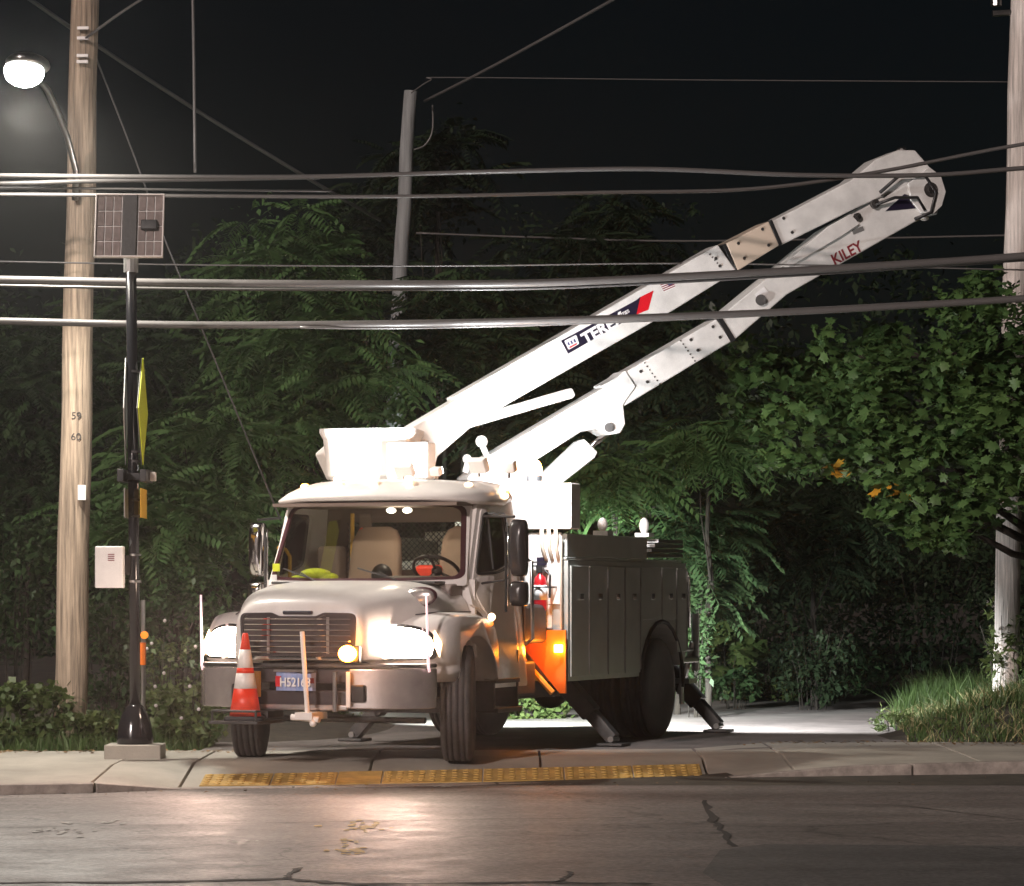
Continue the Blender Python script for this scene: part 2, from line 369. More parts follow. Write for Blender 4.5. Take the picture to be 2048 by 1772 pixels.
# tactile warning panels on the ramp
tp = empty('tactile_paving', (0, 0, 0), 'yellow tactile warning strip of domed panels laid along the dropped kerb', 'tactile paving')
def ramp_z(x, y):
    k = along(KL, x); b_ = along(BK, x); f = (x, k[1] + .16, k[2]); m = lerp(f, (x, b_[1], 0), .38)
    return f[2] + (0 - f[2]) * (y - f[1]) / (m[1] - f[1])
dome = MB().lathe([(.030, 0), (.026, .007), (.014, .011)], 8).mesh('dome'); dome.materials.append(MATS['tactile_yellow'])
dome.polygons.foreach_set('use_smooth', [True] * len(dome.polygons))
edges = [-2.60, -2.02, -1.48, -1.10, -.25, .45, 1.05, 1.66]
for i, (a, b) in enumerate(zip(edges, edges[1:])):
    a += .006; b -= .006; q = []
    for X_ in (a, b):
        k = along(KL, X_); q.append((k[1] + .20, k[1] + .72))
    c = [(a, q[0][0]), (b, q[1][0]), (b, q[1][1]), (a, q[0][1])]
    pm = MB(); top = [(p[0], p[1], ramp_z(*p) + .010 + .004 * (i == 2)) for p in c]
    pm.add(top + [(p[0], p[1], p[2] - .02) for p in top], [(0,1,2,3), (7,6,5,4)] + [(j, j+4, (j+1) % 4 + 4, (j+1) % 4) for j in range(4)])
    po = pm.build('panel', 'tactile_yellow', tp, bevel=.004, seg=1)
    nx = max(1, round((b - a) / .098)); rows = 5
    for u_ in range(nx):
        if i == 2: continue                           # the third panel is worn flat
        for r_ in range(rows):
            xx = a + (u_ + .5) * (b - a) / nx; t = (xx - a) / (b - a)
            y0, y1 = q[0][0] + (q[1][0] - q[0][0]) * t, q[0][1] + (q[1][1] - q[0][1]) * t
            yy = y0 + (r_ + .5) * (y1 - y0) / rows
            d = bpy.data.objects.new('dome', dome); COL.objects.link(d); d.parent = po; d.location = (xx, yy, ramp_z(xx, yy) + .009)
# repairs, cracks and worn paint on the road
zc = ZR + .004
sheet('asphalt_patch', [G(1440, 1700, zc), G(1530, 1688, zc), G(1800, 1690, zc), G(2300, 1693, zc), G(2400, 1800, zc), G(1500, 1800, zc), G(1405, 1745, zc)], 'asphalt_patch', .003)
def crack(pts, wd, z=ZR + .0045):
    P = [G(px, py, z) for px, py in pts]; Q = []
    for a, b in zip(P, P[1:]):
        for k in range(8): 
            p = a.lerp(b, k / 8); Q.append(p + Vector((rng.uniform(-1, 1) * .02, rng.uniform(-1, 1) * .03, 0)))
    Q.append(P[-1]); vs = []
    for i, p in enumerate(Q):
        d = (Q[min(i+1, len(Q)-1)] - Q[max(i-1, 0)]).normalized(); nrm = Vector((-d.y, d.x, 0)); w_ = wd * rng.uniform(.4, 1.3)
        vs += [p + nrm * w_, p - nrm * w_]
    m = MB().add(vs, [(2*i, 2*i+1, 2*i+3, 2*i+2) for i in range(len(Q)-1)])
    props(m.build('road_crack', 'crack_tar'), kind='structure')
crack([(1408, 1600), (1425, 1640), (1440, 1655), (1470, 1692)], .03)
crack([(-40, 1766), (300, 1763), (570, 1757), (720, 1768), (1100, 1764), (1300, 1768)], .045)
crack([(570, 1757), (590, 1742), (600, 1735)], .02); crack([(1110, 1764), (1140, 1750), (1133, 1742)], .02)
crack([(1500, 1605), (1800, 1610), (2048, 1640)], .012); crack([(0, 1655), (400, 1648), (820, 1640), (1250, 1635)], .012)
def flecks(spots, m, label, z=ZR + .005):
    mb = MB()
    for px, py, rx, ry, k in spots:
        for _ in range(k):
            cx_, cy_ = px + rng.gauss(0, .45) * rx, py + rng.gauss(0, .45) * ry
            r_ = rng.uniform(3, 9); c = G(cx_, cy_, z); n_ = rng.randint(5, 7); s_ = F / c.y
            vs = [(c.x + math.cos(2*math.pi*j/n_) * r_ / s_ * rng.uniform(.6, 1.3), c.y + math.sin(2*math.pi*j/n_) * r_ / s_ * rng.uniform(1.5, 3.5), z + len(mb.f) * 2e-6) for j in range(n_)]
            mb.add(vs, [tuple(range(n_))])
    props(mb.build('worn_paint', m), label, 'road marking', kind='stuff')
flecks([(725, 1652, 60, 12, 34), (690, 1700, 45, 7, 30), (700, 1683, 25, 10, 8)], 'worn_yellow_paint', 'worn yellow paint flecks on the asphalt below the truck')
flecks([(130, 1660, 60, 14, 22), (215, 1643, 40, 4, 8), (485, 1682, 40, 5, 8), (880, 1573, 40, 3, 6)], 'worn_white_paint', 'worn white paint flecks on the asphalt at the lower left')

exec_parts = True
# ------------------------------------------------------------------ bucket truck
truck = empty('bucket_truck', (0, 0, 0), 'white utility bucket truck with raised boom, headlights on, parked across the sidewalk', 'truck')
truck.matrix_world = TM
# --- wheels
def wheel(u, v, steer, dual=False):
    e = empty('wheel'); e.parent = truck; e.location = (u, v, .505); e.rotation_euler.z = steer
    Rt, W = .505, .135
    pr = [(.29, -W + .02), (.36, -W - .004), (.44, -W), (.485, -W + .01), (Rt, -W + .03)]
    for g in (-.075, -.028, .028, .075):
        pr += [(Rt, g - .007), (Rt - .016, g - .004), (Rt - .016, g + .004), (Rt, g + .007)]
    pr += [(Rt, W - .03), (.485, W - .01), (.44, W), (.36, W + .004), (.29, W - .02)]
    M = Matrix.Rotation(R(90), 4, 'X')
    MB().lathe(pr, 48, M).build('tyre', 'rubber', e, smooth=True)
    s = 1 if v > 0 else -1
    rim = [(.29, -.10), (.285, -.02), (.24, .0), (.15, .02 if not dual else -.05), (.13, .09 if not dual else -.04), (.10, .11 if not dual else .02), (0.001, .11 if not dual else .02)]
    MB().lathe([(r_, -h * s if False else h * -s) for r_, h in rim], 32, M).build('rim', 'steel', e, smooth=True)
    nuts = MB()
    for k in range(10):
        a = 2 * math.pi * k / 10; nuts.tube([(.17 * math.cos(a), s * .0 , .17 * math.sin(a)), (.17 * math.cos(a), s * .05, .17 * math.sin(a))], .014, 6)
    nuts.build('lug_nuts', 'chrome', e)
    return e
st = R(-19)
wheel(0, 1.0, st * -1 if False else R(20)); wheel(0, -1.02, R(20))
for s in (-1, 1):
    wheel(-4.78, s * 1.06, 0, True); wheel(-4.78, s * .74, 0, True)
# --- chassis
ch = MB()
for s in (-1, 1): ch.box((.85, s * .40, .62), (-6.0, s * .48, .88))
ch.box((.12, -.9, .42), (-.12, .9, .55)); ch.box((-4.9, -.9, .40), (-4.66, .9, .60)); ch.ball((-4.78, 0, .5), (.22, .2, .22))
ch.box((.3, -.45, .5), (-.9, .45, 1.0)); ch.box((-2.2, -.5, .45), (-3.9, .5, .62)); ch.box((.45, -.55, .56), (.75, .55, .8))
for s in (-1, 1): ch.box((.6, s*.42, .46), (-.6, s*.5, .56))
ch.tube([(.25, .8, .36), (.25, -.8, .36)], .03); ch.box((-.9, -.75, .5), (-1.6, -.45, .95))
ch.build('chassis', 'dark_steel', truck, bevel=.008, seg=1)
# --- hood
hood = empty('hood'); hood.parent = truck
def hsec(u, hw, zt, zb=.90, n=4.6, k=36, sh=0):
    return [(u + sh * (1 - abs(math.cos(math.pi * i / k)) ** 2), hw * math.copysign(abs(math.cos(math.pi * i / k)) ** (2 / n), math.cos(math.pi * i / k)),
             zb + (zt - zb) * math.sin(math.pi * i / k) ** (2 / n)) for i in range(k + 1)]
MB().loft([hsec(-.30, 1.0, 1.575), hsec(.05, .985, 1.575), hsec(.3, .95, 1.56), hsec(.55, .87, 1.535), hsec(.8, .745, 1.495), hsec(.96, .67, 1.46), hsec(1.05, .635, 1.425),
           hsec(1.10, .615, 1.39), hsec(1.12, .585, 1.35)]).build('hood_shell', 'white_paint', hood, smooth=True)
fen_prof = [(.80, .88), (.80, 1.02), (.77, 1.14), (.70, 1.22), (.55, 1.275), (.35, 1.30), (.1, 1.30), (-.15, 1.29), (-.38, 1.25), (-.52, 1.17), (-.60, 1.02), (-.62, .78), (-.60, .70)]
arch = [(.62 * math.cos(t), .50 + .62 * math.sin(t)) for t in [R(a) for a in range(163, 14, -12)]]
arch = [(-.585, .70)] + [(a, b) for a, b in arch] + [(.64, .80), (.70, .86)]
poly = fen_prof + arch; cx_, cz_ = .05, .98
for s in (-1, 1):
    rings = []
    for v, ins, sw in ((.42, 0, 0), (.85, 0, .0), (1.0, .004, .05), (1.10, .03, .10), (1.155, .09, .15), (1.18, .17, .20)):
        rings.append([(u + (cx_ - u) * ins - (sw if u > .4 else 0) * min(1, max(0, (u - .4) / .3)), s * v, z + (cz_ - z) * ins * (1 if z > .95 else .3)) for u, z in poly])
    MB().loft(rings).build('fender', 'white_paint', hood, bevel=.0, smooth=True)
    # flat tops of the wings that tie fender and hood
    if s > 0:
        HMx = Matrix.Translation((.44, .80, 1.425)) @ Matrix.Rotation(R(8), 4, 'X')
        MB().ball((-.02, 0, 0), (.04, .185, .092), 24, 12).xf(HMx).build('mirror_shell', 'seal_maroon', hood, smooth=True)
        MB().ball((.0, 0, 0), (.04, .168, .076), 24, 12).xf(HMx).build('hood_mirror', 'bumper_steel', hood, smooth=True)
        MB().tube([(.40, .85, 1.35), (.42, .82, 1.40)], .02, 8).build('mirror_stem', 'black_plastic', hood)
# make the hood mirror tilt like the photo's
MB().box((1.125, -.14, 1.285), (1.15, .14, 1.315)).build('badge', 'decal_black', hood, bevel=.01)
text('badge_lettering', 'FREIGHTLINER', .028, frame((1.152, 0, 1.30), (0, 1, 0), (0, 0, 1)), 'chrome', hood, .001, sx=1.15)
MB().box((.70, .02, 1.475), (.63, .17, 1.50)).build('hood_vent', 'grille_black', hood, bevel=.006)
bug = MB()
for k in range(9): bug.ball((.30 + rng.uniform(-.1, .1), .42 + k * .045, 1.565), (.012, rng.uniform(.012, .028), .006), 8, 5)
for s in (-1, 1):
    MB().tube([(-.28, s * 1.001, 1.30), (.1, s * .985, 1.30), (.35, s * .95, 1.30), (.6, s * .86, 1.28)], .006, 6).build('hood_seam', 'grille_black', hood)
# --- grille
gr_ = empty('grille'); gr_.parent = truck
gout = rpoly([(-.545, 1.295), (-.245, 1.30), (-.175, 1.27), (.175, 1.27), (.245, 1.30), (.545, 1.295), (.53, .93), (-.53, .93)], [.06, .02, .02, .02, .02, .06, .05, .05])
gin = rpoly([(-.52, 1.275), (-.25, 1.28), (-.18, 1.25), (.18, 1.25), (.25, 1.28), (.52, 1.275), (.505, .945), (-.505, .945)], [.05, .02, .02, .02, .02, .05, .04, .04])
plate('grille_surround', gout, [gin], lambda a, b, d: (1.13 + d, a, b), .015, 'grille_black', gr_)
plate('grille_backing', gin, [], lambda a, b, d: (1.124 + d, a, b), .003, 'grille_black', gr_)
for k in range(7):
    z = .965 + k * .047; hw = .50
    m = MB(); m.loft([[(1.135 + q[0], v, z + q[1]) for q in ((0, -.005), (.016, -.005), (.018, .001), (.004, .006))] for v in (-hw, -.25, 0, .25, hw)])
    m.build('slat', 'chrome', gr_, smooth=False)
for v in (-.28, .28): MB().box((1.13, v - .012, .95), (1.137, v + .012, 1.26)).build('upright', 'steel', gr_)
MB().box((1.15, -.53, .895), (1.175, .53, .93)).build('chrome_strip', 'chrome', gr_, bevel=.008)
# --- headlights
for s in (-1, 1):
    e = empty('headlight'); e.parent = truck
    pts = rpoly([(.60, .89), (.60, 1.16), (.80, 1.215), (1.04, 1.16), (1.12, 1.03), (1.10, .90)], [.06, .08, .12, .10, .08, .05])
    def fn(a, b, d, s=s, o=.0):
        return (.885 + d + o - max(0, a - .62) ** 2 * .85 - max(0, b - .98) * .28, s * a, b)
    plate('bezel', pts, [], lambda a, b, d: fn(a, b, d), .02, 'chrome', e, smooth=False)
    c = (.85, 1.03); ins = [(c[0] + (a - c[0]) * .86, c[1] + (b - c[1]) * .84) for a, b in pts]
    plate('lens', ins, [], lambda a, b, d: fn(a, b, d, o=.021), .012, 'head_lamp', e)
    plate('turn_signal', rpoly([(1.125, .92), (1.135, 1.04), (1.075, 1.15), (1.09, 1.02)], .01), [], lambda a, b, d: fn(a, b, d, o=.025), .012, 'marker_lamp', e)
    lamp('headlight_beam', 'SPOT', (.93, s * .85, 1.0), 170, (1, .62, .50), truck, (8, s * .95, -.15), .12, 70, .8)
# --- bumper
bc = [(-1.10, .70), (-1.075, .84), (-.96, .98), (-.72, 1.09), (-.3, 1.15), (.3, 1.15), (.72, 1.09), (.96, .98), (1.075, .84), (1.10, .70)]
bump = empty('bumper'); bump.parent = truck
def bstrip(name, v0, v1, z0, z1, m, off=0, th=.05, bev=.012):
    sel = [(v, u) for v, u in bc if v0 < v < v1]
    def ev(v):
        for (a, ua), (b, ub) in zip(bc, bc[1:]):
            if a <= v <= b: return ua + (ub - ua) * (v - a) / (b - a)
    L = [(v0, ev(v0))] + sel + [(v1, ev(v1))]
    poly = [(u + off, v) for v, u in L] + [(u + off - th, v * .985) for v, u in L[::-1]]
    return MB().prism(poly, 'z', z0, z1).build(name, m, bump, bevel=bev)
bstrip('upper_rail', -1.099, 1.099, .83, .868, 'dark_steel')
bstrip('end_panel', -1.099, -.47, .485, .826, 'bumper_steel'); bstrip('end_panel', .47, 1.099, .485, .826, 'bumper_steel')
bstrip('centre_panel', -.465, .465, .50, .64, 'grille_black', -.04); bstrip('centre_panel', -.465, .465, .70, .826, 'grille_black', -.05)
bstrip('lower_lip', -.46, .46, .47, .52, 'bumper_steel')
for s in (-1, 1): MB().box((1.09, s * .56 - .07, .54), (1.155, s * .56 + .07, .69)).build('fog_lamp_recess', 'black_plastic', bump, bevel=.02)
MB().box((1.17, .475, .50), (1.19, .515, .80)).build('cone_post', 'reflective_white', bump, bevel=.004)
MB().box((1.18, .36, .46), (1.21, .39, .80)).build('cone_post', 'steel', bump, bevel=.004)
MB().box((1.17, -.40, .58), (1.19, -.33, .80)).build('cone_post', 'yellow_rail', bump, bevel=.004)
# license plate, dented
pl = empty('licence_plate'); pl.parent = truck
pm = MB(); NXp = 8
pv = [(1.165 + .012 * math.sin(i * 1.3) * j, -.19 + .37 * i / NXp, .635 + .155 * j + (.012 * math.sin(i * .8) if j else 0)) for j in (0, 1) for i in range(NXp + 1)]
pv2 = [(p[0] - .006, p[1], p[2]) for p in pv]; n_ = NXp + 1
pm.add(pv + pv2, [(i, i+1, n_+i+1, n_+i) for i in range(NXp)] + [(2*n_+i, 2*n_+n_+i, 2*n_+n_+i+1, 2*n_+i+1) for i in range(NXp)])
pm.build('plate', 'plate_blue', pl)
text('plate_number', 'H52168', .105, frame((1.19, .0, .705), (0, 1, 0), (0, 0, 1)), 'decal_white', pl, .002, sx=.86, bold=.002)
MB().box((1.182, -.185, .67), (1.19, -.135, .76)).build('sticker', 'decal_red', pl)
MB().box((1.182, .135, .70), (1.19, .175, .745)).build('sticker', 'text_red', pl)
MB().box((1.14, -.2, .795), (1.20, .18, .815)).build('holder', 'steel', pl, bevel=.004)
# feeler rods on the bumper; headlight on them is given as emission
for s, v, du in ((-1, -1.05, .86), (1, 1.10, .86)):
    MB().tube([(du, v, .80), (du + .02, v + .0, .84), (du + .02, v - s * .02 - (.03 if s < 0 else 0), 1.45)], [.012, .014, .009], 8).build('bumper_guide', 'rod_headlight_glow', truck, smooth=True)
cs = MB(); cs.tube([(1.36, .20, .44), (1.30, .12, 1.14)], .02, 10); cs.tube([(1.36, .31, .40), (1.36, .05, .42)], .026, 8); cs.box((1.1, .1, .40), (1.4, .26, .46)); cs.ball((1.38, .26, .37), .03)
cs.build('cone_holder_rod', 'reflective_white', truck, smooth=False)
tray = MB(); tray.box((1.08, -.62, .36), (1.58, -.16, .385)); tray.box((.9, -.45, .40), (1.2, -.38, .46)); tray.box((.9, -.3, .40), (1.2, -.25, .46))
tray.tube([(1.55, -.6, .47), (1.58, -.18, .47), (1.2, -.14, .47), (1.17, -.6, .47), (1.55, -.6, .47)], .012, 8)
for q in ((1.55, -.6), (1.57, -.18)): tray.tube([(q[0], q[1], .38), (q[0], q[1], .47)], .012, 8)
tray.build('cone_tray', 'dark_steel', truck, bevel=.004, seg=1)
am = empty('flashing_light'); am.parent = truck
MB().box((1.14, .42, .88), (1.20, .60, 1.02)).build('housing', 'black_plastic', am, bevel=.01)
MB().ball((1.23, .51, .955), (.04, .085, .07), 16, 10).build('lens', 'amber_lamp', am, smooth=True)
lamp('amber_glow', 'POINT', (1.34, .60, 1.02), 3, (1, .36, .04), truck, None, .06)
# --- cab
cab = empty('cab'); cab.parent = truck
def sv(z, u=-1): return 1.07 - max(0, z - 1.5) * .14 - max(0, u + .68) * .27 * min(1, max(0, (z - 1.25) / .3))
side_out = rpoly([(-.30, 1.56), (-.60, 2.30), (-1.43, 2.30), (-1.45, .62), (-.66, .62), (-.64, 1.02), (-.57, 1.2), (-.42, 1.31), (-.26, 1.36)], [.05, .08, .05, .03, .03, .08, .1, .1, .02])
door_out = rpoly([(-.34, 1.52), (-.62, 2.24), (-1.24, 2.24), (-1.24, .66), (-.68, .66), (-.66, 1.05), (-.58, 1.22), (-.40, 1.34)], [.08, .08, .06, .04, .04, .08, .1, .08])
win = rpoly([(-.40, 1.62), (-.62, 2.19), (-1.12, 2.19), (-1.12, 1.72), (-.80, 1.64)], [.07, .07, .07, .07, .2])
win_in = rpoly([(-.425, 1.645), (-.635, 2.165), (-1.095, 2.165), (-1.095, 1.745), (-.80, 1.665)], [.06, .06, .06, .06, .2])
for s in (-1, 1):
    plate('side_panel', side_out, [win], lambda a, b, d: (a, s * (sv(b, a) - d), b), .04, 'white_paint', cab)
    plate('door', door_out, [win_in], lambda a, b, d: (a, s * (sv(b, a) + .014 - d), b), .013, 'white_paint', cab, bevel=.0)
    plate('window_seal', [(a, b) for a, b in win], [win_in], lambda a, b, d: (a, s * (sv(b, a) + .024 - d), b), .03, 'black_plastic', cab)
    plate('side_window', win_in, [], lambda a, b, d: (a, s * (sv(b, a) - .004 - d), b), .004, 'tinted_glass', cab)
    MB().tube([(-.70, s * 1.04, 1.68), (-.72, s * .98, 2.16)], .014, 8).build('window_divider', 'black_plastic', cab)
    MB().box((-1.02, s * 1.085, 1.36), (-1.18, s * 1.12, 1.41)).build('door_handle', 'black_gloss', cab, bevel=.01)
    g = MB(); g.tube([(-1.38, s*1.08, 1.0), (-1.38, s*1.15, 1.05), (-1.38, s*1.14, 1.75), (-1.38, s*1.05, 1.80)], .018, 8); g.build('grab_handle', 'chrome', cab, smooth=True)
    # steps and fuel tank
    stp = MB(); stp.box((-.62, s*.75, .40), (-1.2, s*1.12, .44)); stp.box((-.62, s*.80, .66), (-1.2, s*1.10, .70)); stp.box((-.62, s*.72, .40), (-.66, s*1.08, .95)); stp.box((-1.18, s*.72, .40), (-1.22, s*1.08, .95))
    stp.build('step', 'dark_steel', truck, bevel=.005, seg=1)
    # mirrors
    me_ = empty('side_mirror'); me_.parent = cab
    vb, ub, dz = (1.50, -.12, 0) if s > 0 else (1.20, -.45, 0)
    for nm_, zc_, hz2 in (('housing', 1.86, .25), ('convex_housing', 1.46, .11)):
        MB().loft([[(ub + q, s * vb + a_ * k_, zc_ + b_ * k_) for a_, b_ in se(.078, hz2, 5, 28)] for q, k_ in ((-.09, 1), (-.04, 1), (-.01, .93), (.015, .75), (.03, .45))]).build(nm_, 'mirror_grey' if s > 0 else 'chrome', me_, smooth=True)
    MB().tube([(ub - .05, s * (vb - .095), 1.35), (ub - .05, s * (vb - .095), 2.05)], .011, 8).build('mirror_post', 'chrome', me_, smooth=True)
    ar = MB(); ar.tube([(-.40, s*1.06, 1.55), (ub + .0, s*(vb-.1), 1.58), (ub, s*(vb-.1), 1.3), (ub, s*(vb-.1), 2.0)], .012, 8); ar.tube([(-.58, s*1.0, 2.15), (ub, s*(vb-.02), 2.13)], .012, 8)
    ar.build('bracket', 'black_plastic', me_)
# front of the cab with the windscreen opening; v across, t up the slope
WZ0, WZ1 = 1.56, 2.30
def wf(a, t, d): return (-.0 - .33 * t - .28 * a * a + .0 - d, a, WZ0 + (WZ1 - WZ0) * t)
wout = rpoly([(-.972, -.04), (-.89, 1.0), (.89, 1.0), (.972, -.04)], .03)
wwin = rpoly([(-.955, .04), (-.865, .93), (-.4, .96), (.4, .96), (.865, .93), (.955, .04), (.4, .015), (-.4, .015)], [.1, .1, 0, 0, .1, .1, 0, 0])
wgl = [(a * .955, .49 + (t - .49) * .93) for a, t in wwin]
def dens(P, m=.12):
    o = []
    for i, p in enumerate(P):
        q = P[(i + 1) % len(P)]; k = max(1, int(math.dist(p, q) / m))
        o += [lerp(p, q, j / k) for j in range(k)]
    return o
plate('windscreen_frame', dens(wout), [dens(wwin)], wf, .04, 'white_paint', cab)
plate('windscreen_seal', dens(wwin), [dens(wgl)], lambda a, t, d: wf(a, t, d - .008), .03, 'seal_maroon', cab)
plate('windscreen', dens(wgl), [], lambda a, t, d: wf(a, t, d + .004), .005, 'clear_glass', cab)
MB().box((-.33, -1.02, .9), (-.37, 1.02, 1.585)).build('firewall', 'white_paint', cab)
# cowl and wipers
MB().box((.04, -.8, 1.545), (-.25, .8, 1.57)).build('cowl', 'black_plastic', cab, bevel=.01)
for v0, v1 in ((-.35, -.80), (.45, .02)):
    wi = MB(); p0 = wf(v0, -.01, -.03); p1 = wf((v0 + v1) / 2, .12, -.03); wi.tube([p0, p1], .007, 6)
    wi.tube([wf(v0 - .1, .05, -.02), wf((v0+v1)/2, .09, -.025), wf(v1, .17, -.02)], .008, 6); wi.build('wiper', 'black_plastic', cab)
# back wall with window, floor
bwin = rpoly([(-.72, 1.68), (.72, 1.68), (.72, 2.12), (-.72, 2.12)], .06)
plate('rear_wall', rpoly([(-1.05, .62), (1.05, .62), (1.05, 1.5), (.94, 2.30), (-.94, 2.30), (-1.05, 1.5)], .03), [bwin], lambda a, b, d: (-1.42 - d, a, b), .04, 'cab_lining', cab)
plate('rear_window', bwin, [], lambda a, b, d: (-1.435 - d, a, b), .005, 'clear_glass', cab)
mesh_ = MB()
for k in range(34):
    a0 = -.72 + k * .055 - .22
    for sg in (1, -1):
        x0, z0, x1, z1 = a0, 1.68, a0 + .44, 2.12
        if sg < 0: z0, z1 = z1, z0
        c0, c1 = max(x0, -.72), min(x1, .72)
        if c1 - c0 < .02: continue
        f0, f1 = (c0 - x0) / .44, (c1 - x0) / .44
        mesh_.tube([(-1.395, c0, z0 + (z1 - z0) * f0), (-1.395, c1, z0 + (z1 - z0) * f1)], .004, 4, cap=False)
mesh_.build('window_mesh_guard', 'black_plastic', cab)
MB().box((0, -1.0, .95), (-1.42, 1.0, 1.0)).build('floor', 'cab_lining', cab)
MB().prism([(-.06, 1.0), (-.06, 1.5), (-.12, 1.54), (-.40, 1.56), (-.46, 1.48), (-.42, 1.0)], 'y', -.9, .9).build('dashboard', 'dash_grey', cab, bevel=.02)
MB().prism([(-.20, 1.55), (-.22, 1.62), (-.38, 1.61), (-.42, 1.54)], 'y', .22, .80).build('instrument_cowl', 'dash_grey', cab, bevel=.02)
def seat(v):
    e = MB(); e.prism(rpoly([(-.58, 1.12), (-.55, 1.28), (-1.05, 1.30), (-1.08, 1.1)], .05), 'y', v - .25, v + .25)
    rings = []
    for z, hw, uu, th in ((1.22, .25, -1.0, .09), (1.45, .26, -1.04, .08), (1.75, .25, -1.08, .075), (1.95, .235, -1.11, .065), (2.04, .19, -1.125, .05), (2.075, .12, -1.13, .03)):
        rings.append([(uu + b_, v + a_, z) for a_, b_ in se(hw, th, 4, 24)])
    e.loft(rings); return e.build('seat', 'seat_cloth', cab, smooth=True)
seat(-.28); seat(.62)
MB().box((-1.0, -.85, 1.1), (-1.2, -.62, 1.9)).build('seat', 'cab_lining', cab, bevel=.04)
sw = MB(); Cst = Vector((-.50, .58, 1.66)); ax = Vector((-.62, 0, .78)).normalized(); yv = Vector((0, 1, 0)); xv = yv.cross(ax)
circ = [Cst + (xv * math.cos(2*math.pi*k/28) + yv * math.sin(2*math.pi*k/28)) * .215 for k in range(29)]
sw.tube(circ, .016, 8)
for a in (0, 2.3, 4.0): sw.tube([Cst, Cst + (xv * math.cos(a) + yv * math.sin(a)) * .21], .014, 6)
sw.ball(Cst, .05); sw.tube([Cst, Cst - ax * .3], .03, 8)
sw.build('steering_wheel', 'grille_black', cab, smooth=True)
gb = MB(); gb.tube([(-.55, -.90, 1.58), (-.55, -.90, 1.80), (-.55, -.94, 1.86), (-.55, -1.02, 1.88)], .018, 8); gb.build('grab_rail', 'yellow_rail', cab, smooth=True)
MB().tube([(-1.15, -.55, 1.4), (-1.15, -.55, 2.2)], .02, 8).build('grab_rail', 'yellow_rail', cab)
MB().box((-1.18, -.50, 1.45), (-1.22, -.38, 2.2)).build('belt_guard', 'cab_lining', cab, bevel=.01)
MB().ball((-1.12, -.44, 1.98), (.04, .045, .09)).build('reflector', 'orange_plastic', cab, smooth=True)
MB().ball((-1.12, -.44, 1.72), (.04, .035, .12)).build('reflector', 'orange_plastic', cab, smooth=True)
MB().ball((-.55, .02, 1.62), (.09, .10, .11), 14, 8).build('dash_camera', 'black_plastic', cab, smooth=True)
MB().box((-.2, -.9, 2.24), (-1.2, .9, 2.27)).build('headliner', 'cab_lining', cab)
for v in (.08, .24): MB().ball((-.62, v, 2.21), (.05, .045, .028)).build('dome_light', 'dome_lamp', cab, smooth=True)
lamp('dome_glow', 'POINT', (-.60, .16, 2.12), 7.0, (1, .82, .66), truck, None, .08)
MB().box((-.20, -.90, 1.66), (-.205, -.83, 1.73)).build('inspection_sticker', 'hi_vis_yellow', cab)
MB().box((-.18, -.90, 1.58), (-.185, -.85, 1.63)).build('inspection_sticker', 'decal_white', cab)
# roof
roof = MB(); rr_ = []
for z, hw, uf, ub in ((2.28, .97, -.26, -1.46), (2.30, 1.03, -.12, -1.48), (2.335, 1.04, -.12, -1.48), (2.40, .99, -.24, -1.46), (2.455, .90, -.38, -1.42), (2.485, .76, -.52, -1.34), (2.495, .4, -.7, -1.1)):
    rr_.append([(a - (.22 * (abs(b) / hw) ** 2 if a > (uf + ub) / 2 else 0), b, z - .035 * (abs(b) ** 3 if a > (uf + ub) / 2 else 0)) for a, b in se((uf - ub) / 2, hw, 5, 48, ((uf + ub) / 2, 0))])
roof.loft(rr_); roof.build('roof', 'white_paint', cab, smooth=True)
for i, (u, v, z, m) in enumerate(((-.66, -.80, 2.425, 'amber_lamp'), (-.38, -.34, 2.475, 'marker_lamp'), (-.36, .02, 2.48, 'marker_lamp'), (-.38, .36, 2.475, 'marker_lamp'), (-.66, .82, 2.42, 'marker_lamp'), (-1.05, 1.0, 2.40, 'marker_lamp'), (-1.0, 1.03, 2.33, 'marker_lamp'))):
    MB().ball((u, v, z + .01), (.06, .035, .028), 12, 8).build('clearance_light', m, cab, smooth=True)
lamp('clearance_glow', 'POINT', (-.62, -.84, 2.53), 2.0, (1, .4, .08), truck, None, .04)
fm = MB().ball((-.28, 1.20, 1.255), (.05, .03, .035), 12, 8).build('fender_marker', 'marker_lamp', truck, smooth=True)
fm2 = MB().ball((-.26, 1.20, 1.20), (.045, .02, .025), 12, 8).build('fender_marker', 'amber_soft', truck, smooth=True)
# roof rack gear: work lights and beacon
def worklight(u, v, z, aim, h=.09, post=.06, on=True):
    e = empty('work_light'); e.parent = truck
    M = frame((u, v, z), (0, 1, 0), (0, 0, 1)); d = Vector(aim).normalized(); M = frame((u, v, z), Vector((0, 0, 1)).cross(d) if abs(d.z) < .95 else (0, 1, 0), d.cross(Vector((0, 0, 1)).cross(d)))
    MB().box((-h, -h * .75, -.05), (h, h * .75, .03)).xf(M).build('housing', 'cabinet_white', e, bevel=.012)
    MB().box((-h * .85, -h * .6, .031), (h * .85, h * .6, .037)).xf(M).build('lens', 'white_lamp' if on else 'cabinet_white', e)
    MB().tube([(u, v, z - post - .05), (u, v, z - .03)], .014, 8).build('bracket', 'steel', e)
    return e
worklight(-1.15, -.02, 2.60, (-.6, 0, .5)); worklight(-1.15, .30, 2.58, (-1, .1, .35), .05); worklight(-1.15, .72, 2.63, (-.9, .2, .5))
worklight(-1.3, .95, 2.62, (-1, .0, .4), .07)
bc_ = empty('beacon'); bc_.parent = truck
MB().lathe([(.07, 0), (.07, .05)], 20, Matrix.Translation((-1.75, 1.02, 2.5))).build('base', 'black_plastic', bc_)
